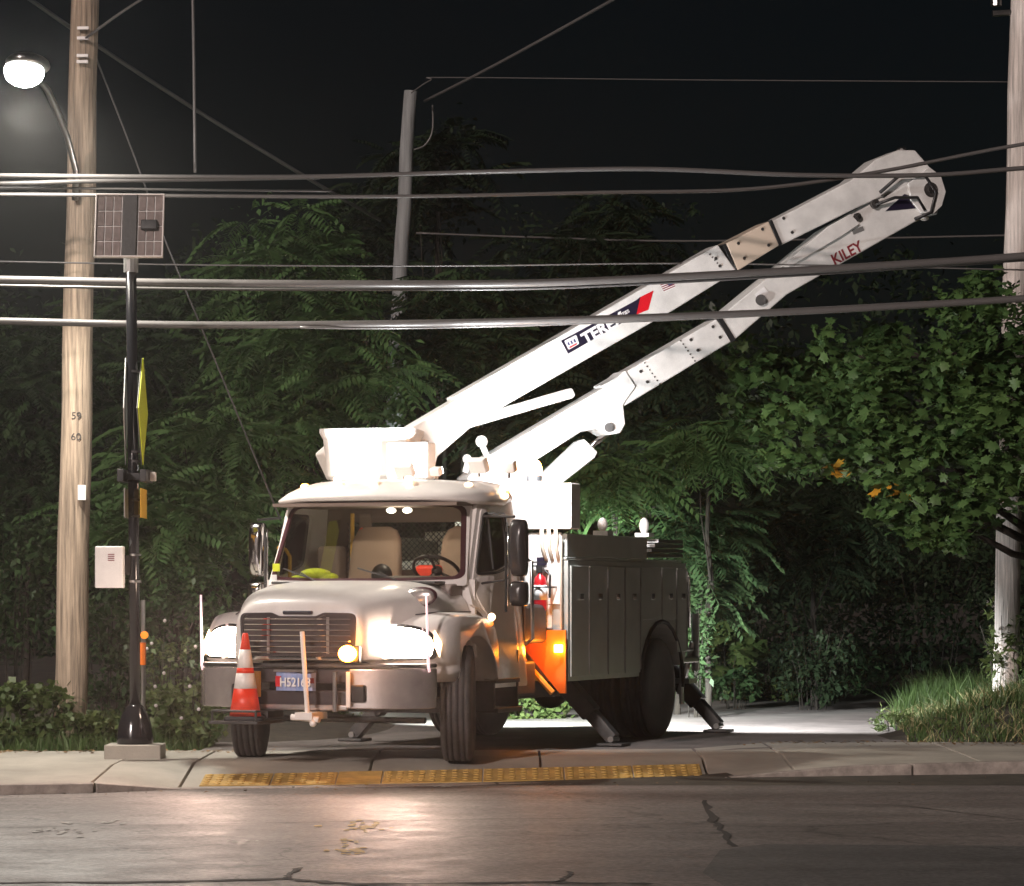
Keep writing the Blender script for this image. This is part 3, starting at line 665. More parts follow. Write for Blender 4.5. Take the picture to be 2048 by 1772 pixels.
MB().ball((-1.75, 1.02, 2.60), (.075, .075, .10), 16, 10).build('lens', 'amber_lamp', bc_, smooth=True)
lamp('beacon_glow', 'POINT', (-1.75, 1.02, 2.74), 8, (1, .42, .06), truck, None, .05)
# --- utility body
body = empty('utility_body'); body.parent = truck
UF, UR = -2.15, -5.55
bside = [(UF, .64), (UF, 1.77), (UR, 1.77), (UR, .80), (-5.42, .74), (-5.42, .72)] + [(-4.78 + .64 * math.cos(t), .50 + .66 * math.sin(t)) for t in [R(a) for a in range(160, 15, -12)]] + [(-4.12, .64)]
for s in (-1, 1):
    MB().prism(bside, 'y', s * .66, s * 1.2).build('side_compartment', 'grey_body_paint', body)
    MB().box((UF + .01, s * .62, 1.775), (UR + .1, s * 1.19, 1.80)).build('compartment_lid', 'grey_body_paint', body, bevel=.006)
    MB().box((UF - .02, s * 1.10, 1.803), (-4.4, s * 1.185, 2.02)).build('top_rail_box', 'grey_body_paint', body, bevel=.008)
    for (a, b, z0, z1) in ((-2.19, -2.66, .68, 1.72), (-2.69, -3.17, .68, 1.72), (-3.20, -3.65, .68, 1.72), (-3.68, -4.10, .68, 1.72), (-4.13, -4.74, 1.20, 1.72), (-4.77, -5.20, 1.20, 1.72), (-5.23, -5.53, .86, 1.72)):
        MB().prism([(a, z0), (a, z1), (b, z1), (b, z0)], 'y', s * 1.202, s * 1.222).build('compartment_door', 'grey_body_paint', body, bevel=.005, seg=1)
        MB().box(((a + b) / 2 - .05, s * 1.224, 1.40), ((a + b) / 2 + .05, s * 1.240, 1.46)).build('door_latch', 'chrome', body, bevel=.004)
        MB().tube([(b + .012, s * 1.228, z0 + .03), (b + .012, s * 1.228, z1 - .03)], .008, 6).build('hinge', 'steel', body)
    arcp = [(-4.78 + .66 * math.cos(R(a)), s * 1.21, .50 + .68 * math.sin(R(a))) for a in range(0, 181, 15)]
    MB().tube(arcp, .02, 6).build('wheel_arch_trim', 'rubber', body, smooth=True)
MB().box((UF, -.66, .86), (-6.0, .66, .92)).build('bed_floor', 'steel', body)
MB().box((UF, -.66, .92), (UF - .04, .66, 1.77)).build('bulkhead', 'white_paint', body)
MB().box((-5.56, -1.18, .74), (-6.05, 1.18, .80)).build('tailshelf', 'steel', body, bevel=.01)
tl = MB(); tl.box((-5.56, 1.0, .82), (-5.62, 1.18, 1.1)); tl.tube([(-5.62, 1.12, 1.05), (-5.66, 1.12, 1.62), (-5.72, 1.12, 1.66), (-5.84, 1.12, 1.66), (-5.88, 1.12, 1.6), (-5.88, 1.12, 1.1)], .022, 8)
tl.build('tail_grab_rail', 'chrome', body, smooth=True)
rt = MB()
for k in range(4): rt.box((-4.45 - .1 * k, .7, 1.83 + k * .048), (-5.52, 1.18, 1.865 + k * .048))
rt.build('stacked_plates', 'steel', body)
tp_ = MB(); tp_.tube([(-6.0, 1.0, .3), (-6.0, 1.0, 1.0)], .025, 8); tp_.box((-5.8, .6, .52), (-6.06, 1.15, .57)); tp_.tube([(-5.6, 1.1, .87), (-6.1, 1.1, .87)], .02, 8); tp_.tube([(-6.08, .95, .4), (-6.08, 1.1, .95)], .035, 8)
tp_.tube([(-6.10, 1.12, 1.25), (-6.1, 1.12, .65)], .045, 10); tp_.box((-5.58, .8, .57), (-5.62, 1.0, .72))
tp_.build('tow_hitch_frame', 'steel', truck)
# guard panel ahead of the body; amber light also put into its orange colour
GU = UF + .04
MB().prism([(.77, 1.12), (1.205, 1.12), (1.205, .53), (1.14, .53), (.77, .96)], 'x', GU, GU + .03).build('splash_guard', 'orange_paint_and_light', body, bevel=.004)
MB().tube([(GU + .10, .72, .93), (GU + .10, 1.10, .535)], .03, 8).build('guard_brace', 'orange_bright', body)
ml = empty('side_marker'); ml.parent = truck
MB().box((GU + .035, 1.10, .91), (GU + .075, 1.185, .985)).build('lens', 'amber_lamp', ml, bevel=.01)
lamp('marker_glow', 'POINT', (GU + .26, 1.12, .95), 7, (1, .30, .02), truck, None, .04)
MB().ball((-1.28, .93, .88), (.05, .075, .07), 14, 10).build('tank_cap', 'amber_soft', truck, smooth=True)  # cap given an amber glow of its own, though no lamp
MB().tube([(-1.28, .93, .55), (-1.28, .93, .84)], .022, 8).build('filler_neck', 'dark_steel', truck)
MB().box((-1.22, .6, .52), (-1.85, 1.0, .84)).build('battery_box', 'dark_steel', truck, bevel=.03)
MB().box((-1.35, .5, 1.0), (-2.1, 1.02, 1.36)).build('hydraulic_tank', 'dark_steel', truck, bevel=.04)
# front wall with extinguisher
MB().box((UF + .004, .78, 1.36), (UF + .03, 1.14, 2.03)).build('headboard', 'white_paint', body, bevel=.004)
MB().box((UF + .004, .78, 1.13), (UF + .03, 1.05, 1.355)).build('headboard', 'white_paint', body, bevel=.004)
MB().tube([(UF + .05, 1.15, 1.13), (UF + .05, 1.15, 2.0)], .012, 6).build('conduit', 'cream_paint', body)
fe = empty('fire_extinguisher', (UF + .11, .965, 1.33), 'small fire extinguisher with black head, strapped to the wall behind the cab', 'fire extinguisher')
fe.location = TM @ Vector((UF + .11, .965, 1.30)); fe.rotation_euler.z = R(-112)
MB().lathe([(.055, 0), (.062, .02), (.062, .26), (.05, .31), (.025, .335), (.022, .36)], 20).build('cylinder', 'red_paint', fe, smooth=True)
MB().lathe([(.0635, .10), (.0635, .24)], 20).build('label_band', 'decal_white', fe, smooth=True)
v_ = MB(); v_.box((-.03, -.03, .355), (.03, .03, .41)); v_.box((-.02, -.09, .41), (.02, .06, .425)); v_.box((-.02, -.08, .445), (.02, .07, .46)); v_.tube([(0, .04, .38), (.0, .10, .33), (0, .095, .12)], .012, 8)
v_.build('valve_handle', 'black_plastic', fe)
MB().box((UF + .032, .90, 1.71), (UF + .036, 1.0, 1.80)).build('notice', 'decal_black', body)
MB().tube([(UF + .04, .9, 1.52), (UF + .18, .9, 1.52), (UF + .18, 1.04, 1.52), (UF + .04, 1.1, 1.52)], .008, 6).build('bracket', 'black_plastic', body)
MB().box((-1.98, .12, 1.52), (-2.02, .70, 2.24)).build('cab_guard', 'white_paint', body, bevel=.01)
# lit tool bin on top of the body front
tb = MB().box((-2.05, .66, 2.06), (-2.30, 1.27, 2.49)).build('tool_bin', 'white_paint', truck, bevel=.015)
MB().box((-2.046, .70, 2.30), (-2.04, 1.25, 2.305)).build('bin_seam', 'black_plastic', truck)
for k in range(3): MB().tube([(-2.04, .98 + k * .07, 2.06), (-2.10, .96 + k * .07, 1.9), (-2.11, 1.0 + k * .06, 1.77)], .018, 8).build('hydraulic_hose', 'cream_paint', truck, smooth=True)
for uu, hh in ((-3.35, .10), (-4.55, .12)):
    q = MB(); q.box((uu, 1.0, 2.02 if uu > -4.4 else 2.03), (uu - .16, 1.15, 2.07)); q.ball((uu - .08, 1.07, 2.07 + hh * .6), (.05, .05, hh * .7)); q.build('rack_fitting', 'cabinet_white', truck)
# outriggers
for uu in (-2.95, -6.15):
    for s in (-1, 1):
        e = empty('outrigger'); e.parent = truck
        top = Vector((uu, s * .62, .86)); foot = Vector((uu, s * 1.36, .07)); d = (foot - top).normalized(); nn = Vector((0, d.z, -d.y)) * s
        def barm(a, b, wd, th):
            m = MB(); a = Vector(a); b = Vector(b); vs = []
            for p in (a, b):
                for i, j in ((-1, -1), (1, -1), (1, 1), (-1, 1)): vs.append(p + nn * wd * i + Vector((th * j, 0, 0)))
            return m.add(vs, [(0,3,2,1), (4,5,6,7), (0,1,5,4), (1,2,6,5), (2,3,7,6), (3,0,4,7)])
        barm(top, top.lerp(foot, .7), .085, .08).build('leg_sleeve', 'dark_steel', e, bevel=.01, seg=1)
        barm(top.lerp(foot, .5), foot, .062, .06).build('leg', 'dark_steel', e, bevel=.01, seg=1)
        MB().box((uu - .13, foot.y - .13, .006), (uu + .13, foot.y + .13, .035)).build('foot_pad', 'dark_steel', e, bevel=.006, seg=1)
        MB().tube([(uu - .09, foot.y, .07), (uu + .09, foot.y, .07)], .03, 10).build('pin', 'steel', e)
# --- boom, all in one upright plane through the turntable
BA = R(18); BO = Vector((-.42, 30.1, 0)); BD = Vector((math.cos(BA), math.sin(BA), 0)); BN = Vector((math.sin(BA), -math.cos(BA), 0))
def BP(px, py, off=0):                                # point of the boom plane (off metres towards the viewer) seen at the pixel, in truck coordinates
    O = BO + BN * off; d = Vector(((px - CX) / F, 1, (HY - py) / F)); C0 = Vector((0, 0, H))
    t = (O - C0).dot(BN) / d.dot(BN); return TI @ (C0 + d * t)
BNt = (TI.to_3x3() @ BN)
def bslab(name, pts, w0, w1, m, parent, bevel=.02):    # outline in photo pixels, solid from w0 to w1 across the boom plane
    mb = MB(); P = [BP(px, py) for px, py in pts]; n = len(P)
    mb.add([p + BNt * w0 for p in P] + [p + BNt * w1 for p in P], [tuple(range(n))[::-1], tuple(range(n, 2*n))] + [(i, (i+1) % n, n+(i+1) % n, n+i) for i in range(n)])
    return mb.build(name, m, parent, bevel=bevel)
tt = empty('turntable'); tt.parent = truck
MB().lathe([(.42, .9), (.42, 1.1), (.30, 1.12), (.30, 1.95), (.42, 1.97), (.42, 2.05)], 28, Matrix.Translation((-2.62, 0, 0))).build('pedestal', 'white_paint', tt, smooth=False)
bslab('turret', [(905, 1030), (925, 955), (945, 938), (1000, 905), (1040, 935), (1100, 975), (1105, 1030)], -.20, .20, 'white_fibreglass', tt)
lb = empty('lower_boom'); lb.parent = truck
bslab('boom_base', [(940, 930), (1205, 772), (1240, 742), (1262, 775), (1236, 812), (1240, 850), (1230, 868), (1205, 872), (1185, 860), (1150, 866), (1000, 962), (960, 965)], -.17, .17, 'white_fibreglass', lb)
bslab('insulator_section', [(1195, 772), (1422, 640), (1452, 685), (1232, 818)], -.155, .155, 'white_fibreglass', lb, .015)
bslab('joint_band', [(1422, 638), (1430, 634), (1460, 682), (1450, 688)], -.162, .162, 'black_plastic', lb, .003)
bslab('boom_tube', [(1428, 636), (1640, 462), (1688, 435), (1800, 372), (1868, 400), (1862, 432), (1830, 440), (1562, 592), (1458, 682)], -.155, .155, 'white_fibreglass', lb, .015)
bslab('top_cover', [(1640, 458), (1686, 432), (1704, 452), (1668, 476), (1560, 540), (1540, 545)], .156, .19, 'white_fibreglass', lb, .006)
bslab('lift_cylinder', [(1062, 968), (1150, 884), (1165, 878), (1192, 905), (1185, 917), (1098, 985), (1068, 1000)], -.07, .07, 'white_fibreglass', lb, .02)
rodp = [BP(1170, 900), BP(1232, 855)]
MB().tube(rodp, .028, 10).build('cylinder_rod', 'chrome', lb, smooth=True)
ub = empty('upper_boom'); ub.parent = truck
bslab('boom_tip', [(770, 880), (905, 800), (935, 785), (955, 800), (950, 830), (930, 858), (865, 915), (860, 940), (840, 950), (790, 930)], -.17, .17, 'white_fibreglass', ub)
bslab('boom_tube', [(900, 795), (1425, 492), (1462, 545), (1338, 622), (945, 845), (925, 850)], -.15, .15, 'white_fibreglass', ub, .015)
bslab('joint_band', [(1433, 494), (1440, 490), (1466, 540), (1460, 545)], -.158, .158, 'black_plastic', ub, .003)
bslab('joint_sleeve', [(1440, 490), (1525, 446), (1546, 494), (1463, 545)], -.162, .162, 'cream_paint', ub, .012)
bslab('joint_band', [(1525, 446), (1531, 443), (1552, 492), (1546, 496)], -.166, .166, 'black_plastic', ub, .003)
bslab('boom_tube', [(1528, 448), (1690, 364), (1740, 322), (1784, 304), (1818, 304), (1845, 335), (1868, 372), (1790, 380), (1700, 420), (1548, 495)], -.15, .15, 'white_fibreglass', ub, .015)
bslab('jib_tube', [(925, 838), (1132, 778), (1142, 776), (1149, 790), (1144, 797), (1132, 800), (932, 858)], -.05, .05, 'white_fibreglass', ub, .02)
el = empty('elbow'); el.parent = truck
bslab('knuckle_plate', [(1770, 372), (1838, 330), (1868, 352), (1880, 388), (1872, 420), (1850, 440), (1822, 438), (1790, 415)], -.19, -.155, 'steel', el, .01)
bslab('knuckle_plate', [(1800, 372), (1842, 338), (1866, 356), (1876, 388), (1868, 416), (1850, 434), (1826, 430), (1806, 405)], .155, .19, 'white_fibreglass', el, .01)
for px, py, r_ in ((1845, 384, .075), (1700, 437, .035), (1735, 412, .045)):
    p = BP(px, py); MB().tube([p + BNt * .15, p + BNt * .20], r_, 16).build('pivot_pin', 'dark_steel', el)
    MB().tube([p + BNt * .20, p + BNt * .212], r_ * .45, 12).build('pivot_pin', 'steel', el)
hz_ = MB(); hz_.tube([BP(1760, 385, .22), BP(1800, 350, .24), BP(1850, 350, .23), BP(1872, 385, .2), BP(1862, 425, .2), BP(1830, 438, .2)], .018, 8)
hz_.tube([BP(1750, 410, .2), BP(1790, 395, .24), BP(1835, 395, .23), BP(1850, 420, .2)], .016, 8)
hz_.build('hydraulic_hose', 'black_plastic', el, smooth=True)
bslab('guard_panel', [(1757, 426), (1795, 392), (1830, 402), (1822, 420)], .156, .162, 'decal_black', el, .001)
MB().ball(BP(1803, 300), (.05, .05, .03)).build('end_fitting', 'steel', el); MB().ball(BP(1848, 436, .1), (.07, .05, .03)).build('end_fitting', 'reflective_white', el)
MB().tube([BP(1218, 855, .14), BP(1218, 855, .19)], .045, 16).build('pivot_pin', 'dark_steel', lb)
MB().tube([BP(1522, 600, .14), BP(1522, 600, .18)], .055, 14).build('pivot_pin', 'dark_steel', lb)
bslab('label_panel', [(1497, 592), (1516, 576), (1525, 588), (1506, 604)], .156, .16, 'decal_white', lb, .001)
bslab('label_panel', [(1690, 464), (1712, 456), (1716, 464), (1694, 473)], .156, .16, 'sign_back', lb, .001)
for L, par, o in (([(1270, 745), (1283, 766), (1225, 775), (1240, 796), (1370, 682), (1384, 703), (1414, 656), (1428, 677)], lb, .157), ([(1464, 490), (1476, 520), (1512, 462), (1524, 494)], ub, .164), ([(1555, 440), (1572, 468)], ub, .152), ([(1420, 520), (1428, 535)], ub, .152)):
    for px, py in L:
        p = BP(px, py); MB().tube([p + BNt * o, p + BNt * (o + .008)], .016, 8).build('bolt', 'dark_steel', par)
def brow(a, b, n, par, o):                             # small rivet-like ticks across the tube
    for k in range(n):
        p = BP(a[0] + (b[0]-a[0])*k/(n-1), a[1] + (b[1]-a[1])*k/(n-1)); MB().tube([p + BNt * o, p + BNt * (o + .004)], .008, 6).build('rivet', 'dark_steel', par)
brow((1278, 728), (1308, 770), 7, lb, .156); brow((1350, 684), (1378, 724), 7, lb, .156); brow((1408, 512), (1428, 535), 5, ub, .151)
# decals with their lettering
def btext(name, body, size, px, py, px2, py2, m, par, off, **k):
    p = BP(px, py, 0); q = BP(px2, py2, 0); xd = (q - p).normalized(); yd = BNt.cross(xd)
    return text(name, body, size, frame(p + BNt * off, xd, yd), m, par, .001, **k)
bslab('maker_decal', [(1112, 684), (1262, 603), (1270, 596), (1262, 632), (1126, 710)], .151, .1525, 'decal_black', ub, 0)
bslab('decal_stripe', [(1270, 597), (1296, 584), (1286, 622), (1262, 632)], .151, .1526, 'decal_red', ub, 0)
bslab('decal_badge', rpoly([(1118, 684), (1142, 672), (1148, 690), (1127, 702)], 3), .1527, .1537, 'decal_white', ub, 0)
for k in range(3): bslab('decal_mark', [(1124 + k*6, 688 - k*3), (1127 + k*6, 686 - k*3), (1130 + k*6, 692 - k*3), (1127 + k*6, 694 - k*3)], .1538, .1544, 'decal_navy', ub, 0)
bslab('decal_mark', [(1128, 696), (1143, 688), (1144, 691), (1129, 699)], .1538, .1544, 'decal_red', ub, 0)
btext('maker_name', 'TEREX', .155, 1196, 660, 1262, 622, 'decal_white', ub, .1535, bold=.006, sx=1.05)
btext('maker_tagline', 'UTILITIES', .045, 1232, 633, 1262, 616, 'decal_white', ub, .1535, bold=.001)
btext('owner_name', 'KILEY', .15, 1681, 510, 1718, 490, 'text_red', lb, .157, bold=.003, sx=.95)
fl0 = [(1309, 572), (1334, 563), (1340, 577), (1317, 587)]
bslab('flag_decal', fl0, .151, .152, 'decal_white', ub, 0)
for k in range(4):
    t0, t1 = k / 4 + .02, k / 4 + .15
    a, b, c, d = fl0; f = lambda p, q, t: (p[0] + (q[0]-p[0])*t, p[1] + (q[1]-p[1])*t)
    bslab('flag_stripe', [f(a, d, t0), f(b, c, t0), f(b, c, t1), f(a, d, t1)], .1521, .1527, 'text_red', ub, 0)
bslab('flag_canton', [(1323, 567), (1334, 563), (1337, 570), (1326, 575)], .1528, .1534, 'decal_navy', ub, 0)
btext('small_print', 'Kiley', .05, 838, 885, 852, 882, 'sign_back', ub, .172, shear=.3)
MB().box((0, 0, 0), (.001, .001, .001))
# bucket
bk = empty('bucket'); bk.parent = truck
def bring(z, k, dx=0):
    c = Vector((-1.74, -.62 + dx, z)); yaw = R(14); o = []
    for a, b in se(.36 * k, .46 * k, 7, 32): o.append((c.x + a * math.cos(yaw) - b * math.sin(yaw), c.y + a * math.sin(yaw) + b * math.cos(yaw), c.z))
    return o
MB().loft([bring(2.52, .80), bring(2.56, .86), bring(2.9, .93), bring(2.96, 1.0), bring(3.0, 1.0), bring(3.0, .92), bring(2.62, .82)]).build('tub', 'white_fibreglass', bk, smooth=False)
cv = MB(); cv.prism([(-1.20, 2.52), (-1.08, 2.97), (-1.40, 2.72), (-1.32, 2.52)], 'x', -1.62, -1.9)
bslab('tool_apron', [(630, 908), (676, 868), (690, 880), (683, 955), (655, 962)], -.02, .30, 'reflective_white', bk, .02)
MB().tube([BP(668, 955, .3), BP(662, 935, .32), BP(672, 925, .32), BP(682, 950, .3)], .015, 6).build('tool_loop', 'red_paint', bk, smooth=True)
MB().box((-1.55, -.30, 2.52), (-1.35, .12, 2.86)).build('platform_bracket', 'white_fibreglass', bk, bevel=.02)
for px, py in ((818, 884), (826, 890), (838, 888)): MB().ball(BP(px, py, .2), .018).build('control_lever', 'black_plastic', bk)
MB().box(tuple(BP(780, 868, .2)), tuple(BP(792, 885, .24))).build('control_label', 'sign_back', bk)
sp = MB(); sp.tube([BP(975, 915, .1), BP(964, 890, .12)], .03, 8); sp.ball(BP(963, 883, .12), (.06, .06, .06)); sp.tube([BP(930, 945, .1), BP(936, 922, .1)], .03, 8); sp.ball(BP(934, 918, .1), (.045, .045, .045)); sp.build('turret_controls', 'white_fibreglass', tt, smooth=True)
# bright work floods: they light the bucket, the turret and the trees behind
def floods(loc, tgt, e, spot=110, col=(.96, .98, 1), size=.06): return lamp('flood_beam', 'SPOT', loc, e, col, truck, tgt, size, spot, .6)
floods((-1.16, -.02, 2.76), (-2.4, -.5, 3.5), 190, 155); floods((-1.18, .76, 2.80), (-3.0, 1.5, 3.7), 420, 140); floods((-1.35, 1.2, 2.68), (-2.1, 1.0, 2.25), 200, 120)
worklight(-6.1, .3, 1.55, (-.8, .1, -.5), .1, .3); lamp('flood_beam', 'SPOT', (-6.18, .3, 1.62), 3000, (.96, .98, 1), truck, (-8.2, 1.4, 0), .08, 100, .5)
worklight(-5.9, -.95, 1.2, (-.5, -.6, -.5), .08, .3); lamp('flood_beam', 'SPOT', (-5.95, -1.05, 1.2), 3200, (.9, 1, .95), truck, (-9.2, -2.0, .2), .08, 100, .6)

# ------------------------------------------------------------------ things on the truck
cone = empty('traffic_cone', TM @ Vector((1.33, -.40, .386)), 'orange traffic cone with two pale bands, standing on the truck front bumper tray', 'traffic cone')
MB().prism(rpoly([(-.17, -.17), (.17, -.17), (.17, .17), (-.17, .17)], .03), 'z', 0, .035).build('base', 'black_plastic', cone, bevel=.006)
def cr(z): return .135 + (.026 - .135) * ((z - .035) / .69)
for z0, z1, m, nm in ((.035, .27, 'orange_plastic', 'body'), (.27, .40, 'reflective_white', 'band'), (.40, .445, 'orange_plastic', 'body'), (.445, .60, 'reflective_white', 'band'), (.60, .725, 'orange_plastic', 'body')):
    MB().lathe([(cr(z0), z0), (cr(z1), z1)] + ([(.02, .74)] if z1 > .7 else []), 28).build(nm, m, cone, smooth=True)
vest = MB()
for k, (v, z, a, b) in enumerate(((-.52, 1.64, .15, .05), (-.62, 1.60, .16, .035), (-.42, 1.61, .1, .04), (-.70, 1.585, .08, .03))):
    vest.ball((-.30 - .02 * k, v, z), (.10, a, b), 12, 8)
vo = vest.build('safety_vest', 'hi_vis_yellow', smooth=True); vo.matrix_world = TM; props(vo, 'crumpled yellow high visibility vest lying on the dashboard behind the windscreen', 'vest')
bag = MB(); bag.box((-.9, .18, 1.50), (-1.15, .42, 1.72)); bo = bag.build('tool_bag', 'orange_plastic', bevel=.04); bo.matrix_world = TM; props(bo, 'orange bag behind the cab seats beside the rear window', 'bag')

# ------------------------------------------------------------------ poles, sign post, wires
def pole(name, base, top, r0, r1, m, label, n=16, **k):
    e = empty(name, base, label, 'utility pole', **k); T = Vector(top) - Vector(base)
    pts = [Vector((0, 0, -.55))] + [T * (i / 12) + Vector((math.sin(i * 1.7) * .008, 0, 0)) for i in range(13)]
    MB().tube(pts, r0, n, r2=r1).build('shaft', m, e, smooth=True); return e
p1 = pole('utility_pole', at(140, 1455, 30.6), at(171, -60, 30.6), .165, .135, 'wood_pole', 'thick brown wooden utility pole at the left holding the lit street lamp')
b1 = at(140, 1455, 30.6); T1 = at(171, -60, 30.6)
def on1(py): return at(140 + 31 * (1455 - py) / 1515, py, 30.45) - b1
text('pole_number', '59', .10, frame(on1(832) + Vector((.0, -.002, 0)), (1, 0, 0), (0, 0, 1)), 'dark_steel', p1, .001)
text('pole_number', '60', .10, frame(on1(874) + Vector((-.0, -.002, 0)), (1, 0, 0), (0, 0, 1)), 'dark_steel', p1, .001)
MB().box(tuple(on1(970) + Vector((.03, -.02, 0))), tuple(on1(1000) + Vector((.11, .01, 0)))).build('tag', 'reflective_white', p1)
for py in (55, 75, 110, 122): MB().box(tuple(on1(py) + Vector((-.06, -.02, 0))), tuple(on1(py + 6) + Vector((.05, -.06, 0)))).build('pole_band', 'steel', p1)
lampo = empty('street_lamp', at(150, 400, 30.4), 'lit street lamp on a curved grey arm reaching out from the left wooden pole', 'street lamp')
L0 = at(150, 400, 30.4); hd = at(48, 140, 28.6)
arm = [at(150, 400, 30.4), at(152, 340, 30.3), at(135, 275, 30.1), at(115, 225, 29.8), at(95, 180, 29.4), at(72, 152, 28.95), at(58, 142, 28.8)]
MB().tube([p - L0 for p in arm], .032, 10).build('arm', 'steel', lampo, smooth=True)
MB().ball(hd - L0 + Vector((.02, .1, .07)), (.20, .40, .09), 16, 10).build('housing', 'steel', lampo, smooth=True)
MB().ball(hd - L0 + Vector((0, 0, -.02)), (.18, .24, .135), 18, 12).build('lens', 'street_lens', lampo, smooth=True)
lamp('street_light', 'SPOT', hd - L0 + Vector((0, -.05, -.24)), 1700, (1, .93, .82), lampo, hd - L0 + Vector((.8, -1.2, -6)), .15, 142, .6)
# two more poles
pole('utility_pole', at(2010, 1384, 33.5), at(2046, -60, 33.5), .138, .124, 'wood_pole_pale', 'pale utility pole at the right edge standing among maple leaves')
for px, py in ((1985, 25),):
    o = MB(); o.tube([at(1985, 27, 33.5), at(2042, 24, 33.5)], .035, 8); o.tube([at(1992, 12, 33.5), at(1992, -30, 33.5)], .06, 10); o.build('bracket', 'steel', bpy.data.objects['utility_pole.001'])
    ob = o; 
br = [o for o in bpy.data.objects if o.name == 'bracket' or o.name.startswith('bracket.')][-1]; br.parent = bpy.data.objects['utility_pole.001']; br.location = -bpy.data.objects['utility_pole.001'].location
pole('utility_pole', at(783, 900, 41), at(820, 182, 41), .115, .085, 'wood_pole_grey', 'thin grey utility pole rising behind the trees above the cab')
# sign post with solar panel
PY = 27.6
sp_ = empty('beacon_post', G(270, 1516, 0), 'black crossing beacon post with solar panel on top and white control box', 'sign post')
B0 = G(270, 1516, 0); PY = B0.y
def PQ(px, py, dy=0): return at(px, py, PY + dy) - B0
s_ = F / PY
MB().prism([(-.25, -.20), (.25, -.20), (.25, .22), (-.25, .22)], 'z', -.02, .125).build('concrete_base', 'concrete', sp_, bevel=.012)
MB().lathe([(.155, .125), (.165, .15), (.16, .20), (.145, .30), (.12, .38), (.085, .44), (.075, .46), (.05, .48)], 24).build('flared_base', 'black_gloss', sp_, smooth=True)
MB().tube([(0, 0, .46), PQ(267, 980), PQ(262, 520)], .048, 16).build('pole', 'black_gloss', sp_, smooth=True)
MB().tube([PQ(262, 545), PQ(262, 515)], .065, 12).build('pole_cap', 'sign_back', sp_)
# panel, tilted back a little, seen from below
c = PQ(259, 452, -.02); hw, hh = 66 / s_, 64 / s_
PM = frame(c, (1, 0, 0), (0, .25, 1))
MB().box((-hw, -hh, -.02), (hw, hh, -.012)).xf(PM).build('panel_back', 'cabinet_white', sp_)
for a, b in (((-hw-.012, -hh-.012, -.02), (-hw, hh+.012, .025)), ((hw, -hh-.012, -.02), (hw+.012, hh+.012, .025)), ((-hw, hh, -.02), (hw, hh+.012, .025)), ((-hw, -hh-.012, -.02), (hw, -hh, .025))):
    MB().box(a, b).xf(PM).build('panel_frame', 'reflective_white', sp_, bevel=.003)
for i in range(8):
    for j in range(4):
        cw, chh = 2 * hw / 8, 2 * hh / 4; x0, y0 = -hw + i * cw, -hh + j * chh
        MB().box((x0 + .006, y0 + .006, -.010), (x0 + cw - .006, y0 + chh - .006, .002)).xf(PM).build('solar_cell', 'cell', sp_)
MB().box((-.062, -hh, .003), (.062, hh, .02)).xf(PM).build('mounting_channel', 'dark_steel', sp_)
MB().box((.105, -.045, .003), (.25, .045, .05)).xf(PM).build('junction_box', 'black_plastic', sp_, bevel=.01)
# edge-on signs, beacons, boxes
def edge_sign(px, pts, m, th, yaw, nm='sign_panel', x=0):
    M = Matrix.Translation(PQ(px, 0) * Vector((1, 0, 0)).x if False else Vector(((px - 268) / s_, 0, 0))) @ Matrix.Rotation(yaw, 4, 'Z')
    mb = MB(); n = len(pts); 
    vs = [(0 - th/2, y, z) for y, z in pts] + [(th/2, y, z) for y, z in pts]
    mb.add(vs, [tuple(range(n))[::-1], tuple(range(n, 2*n))] + [(i, (i+1) % n, n+(i+1) % n, n+i) for i in range(n)]); mb.xf(M); return mb.build(nm, m, sp_)
zz = lambda py: PQ(268, py).z
dia = [(-.46, zz(822)), (0, zz(716)), (.46, zz(822)), (0, zz(930))]
edge_sign(284, dia, 'sign_yellow', .008, R(1.6)); edge_sign(249, dia, 'sign_back', .008, R(4.8)); edge_sign(281, [(y * .985, z) for y, z in dia], 'sign_back', .004, R(1.6))
edge_sign(285, [(-.28, zz(1036)), (-.28, zz(978)), (.28, zz(978)), (.28, zz(1036))], 'sign_orange', .006, R(1.2)); edge_sign(251, [(-.28, zz(1036)), (-.28, zz(978)), (.28, zz(978)), (.28, zz(1036))], 'sign_back', .006, R(3))
bb = MB(); 
for s in (-1, 1): bb.box((s * .07, -.25, zz(965)), (s * .13, .25, zz(940)))
bb.box((-.09, -.05, zz(960)), (.09, .05, zz(946))); bb.build('flash_bar', 'black_plastic', sp_, bevel=.006)
MB().box((.135, -.05, zz(962)), (.185, .06, zz(944))).build('flash_lens', 'reflective_white', sp_, bevel=.006)
for py in (745, 906, 925, 1002, 1034, 1112, 1165): MB().tube([(0, 0, zz(py)), (0, 0, zz(py) + .02)], .055, 14).build('clamp', 'dark_steel' if py < 1100 else 'steel', sp_)
cb = empty('control_box'); cb.parent = sp_
MB().box((PQ(195, 0).x, -.02, zz(1176)), (PQ(251, 0).x, -.18, zz(1093))).build('enclosure', 'cabinet_white', cb, bevel=.012)
for k in range(4): MB().box((PQ(221, 0).x, -.184, zz(1110 + k * 4)), (PQ(234, 0).x, -.181, zz(1108.5 + k * 4))).build('vent_slot', 'text_red', cb)
MB().box((PQ(250, 0).x, -.05, zz(1150)), (PQ(262, 0).x, -.01, zz(1110))).build('bracket', 'dark_steel', cb)
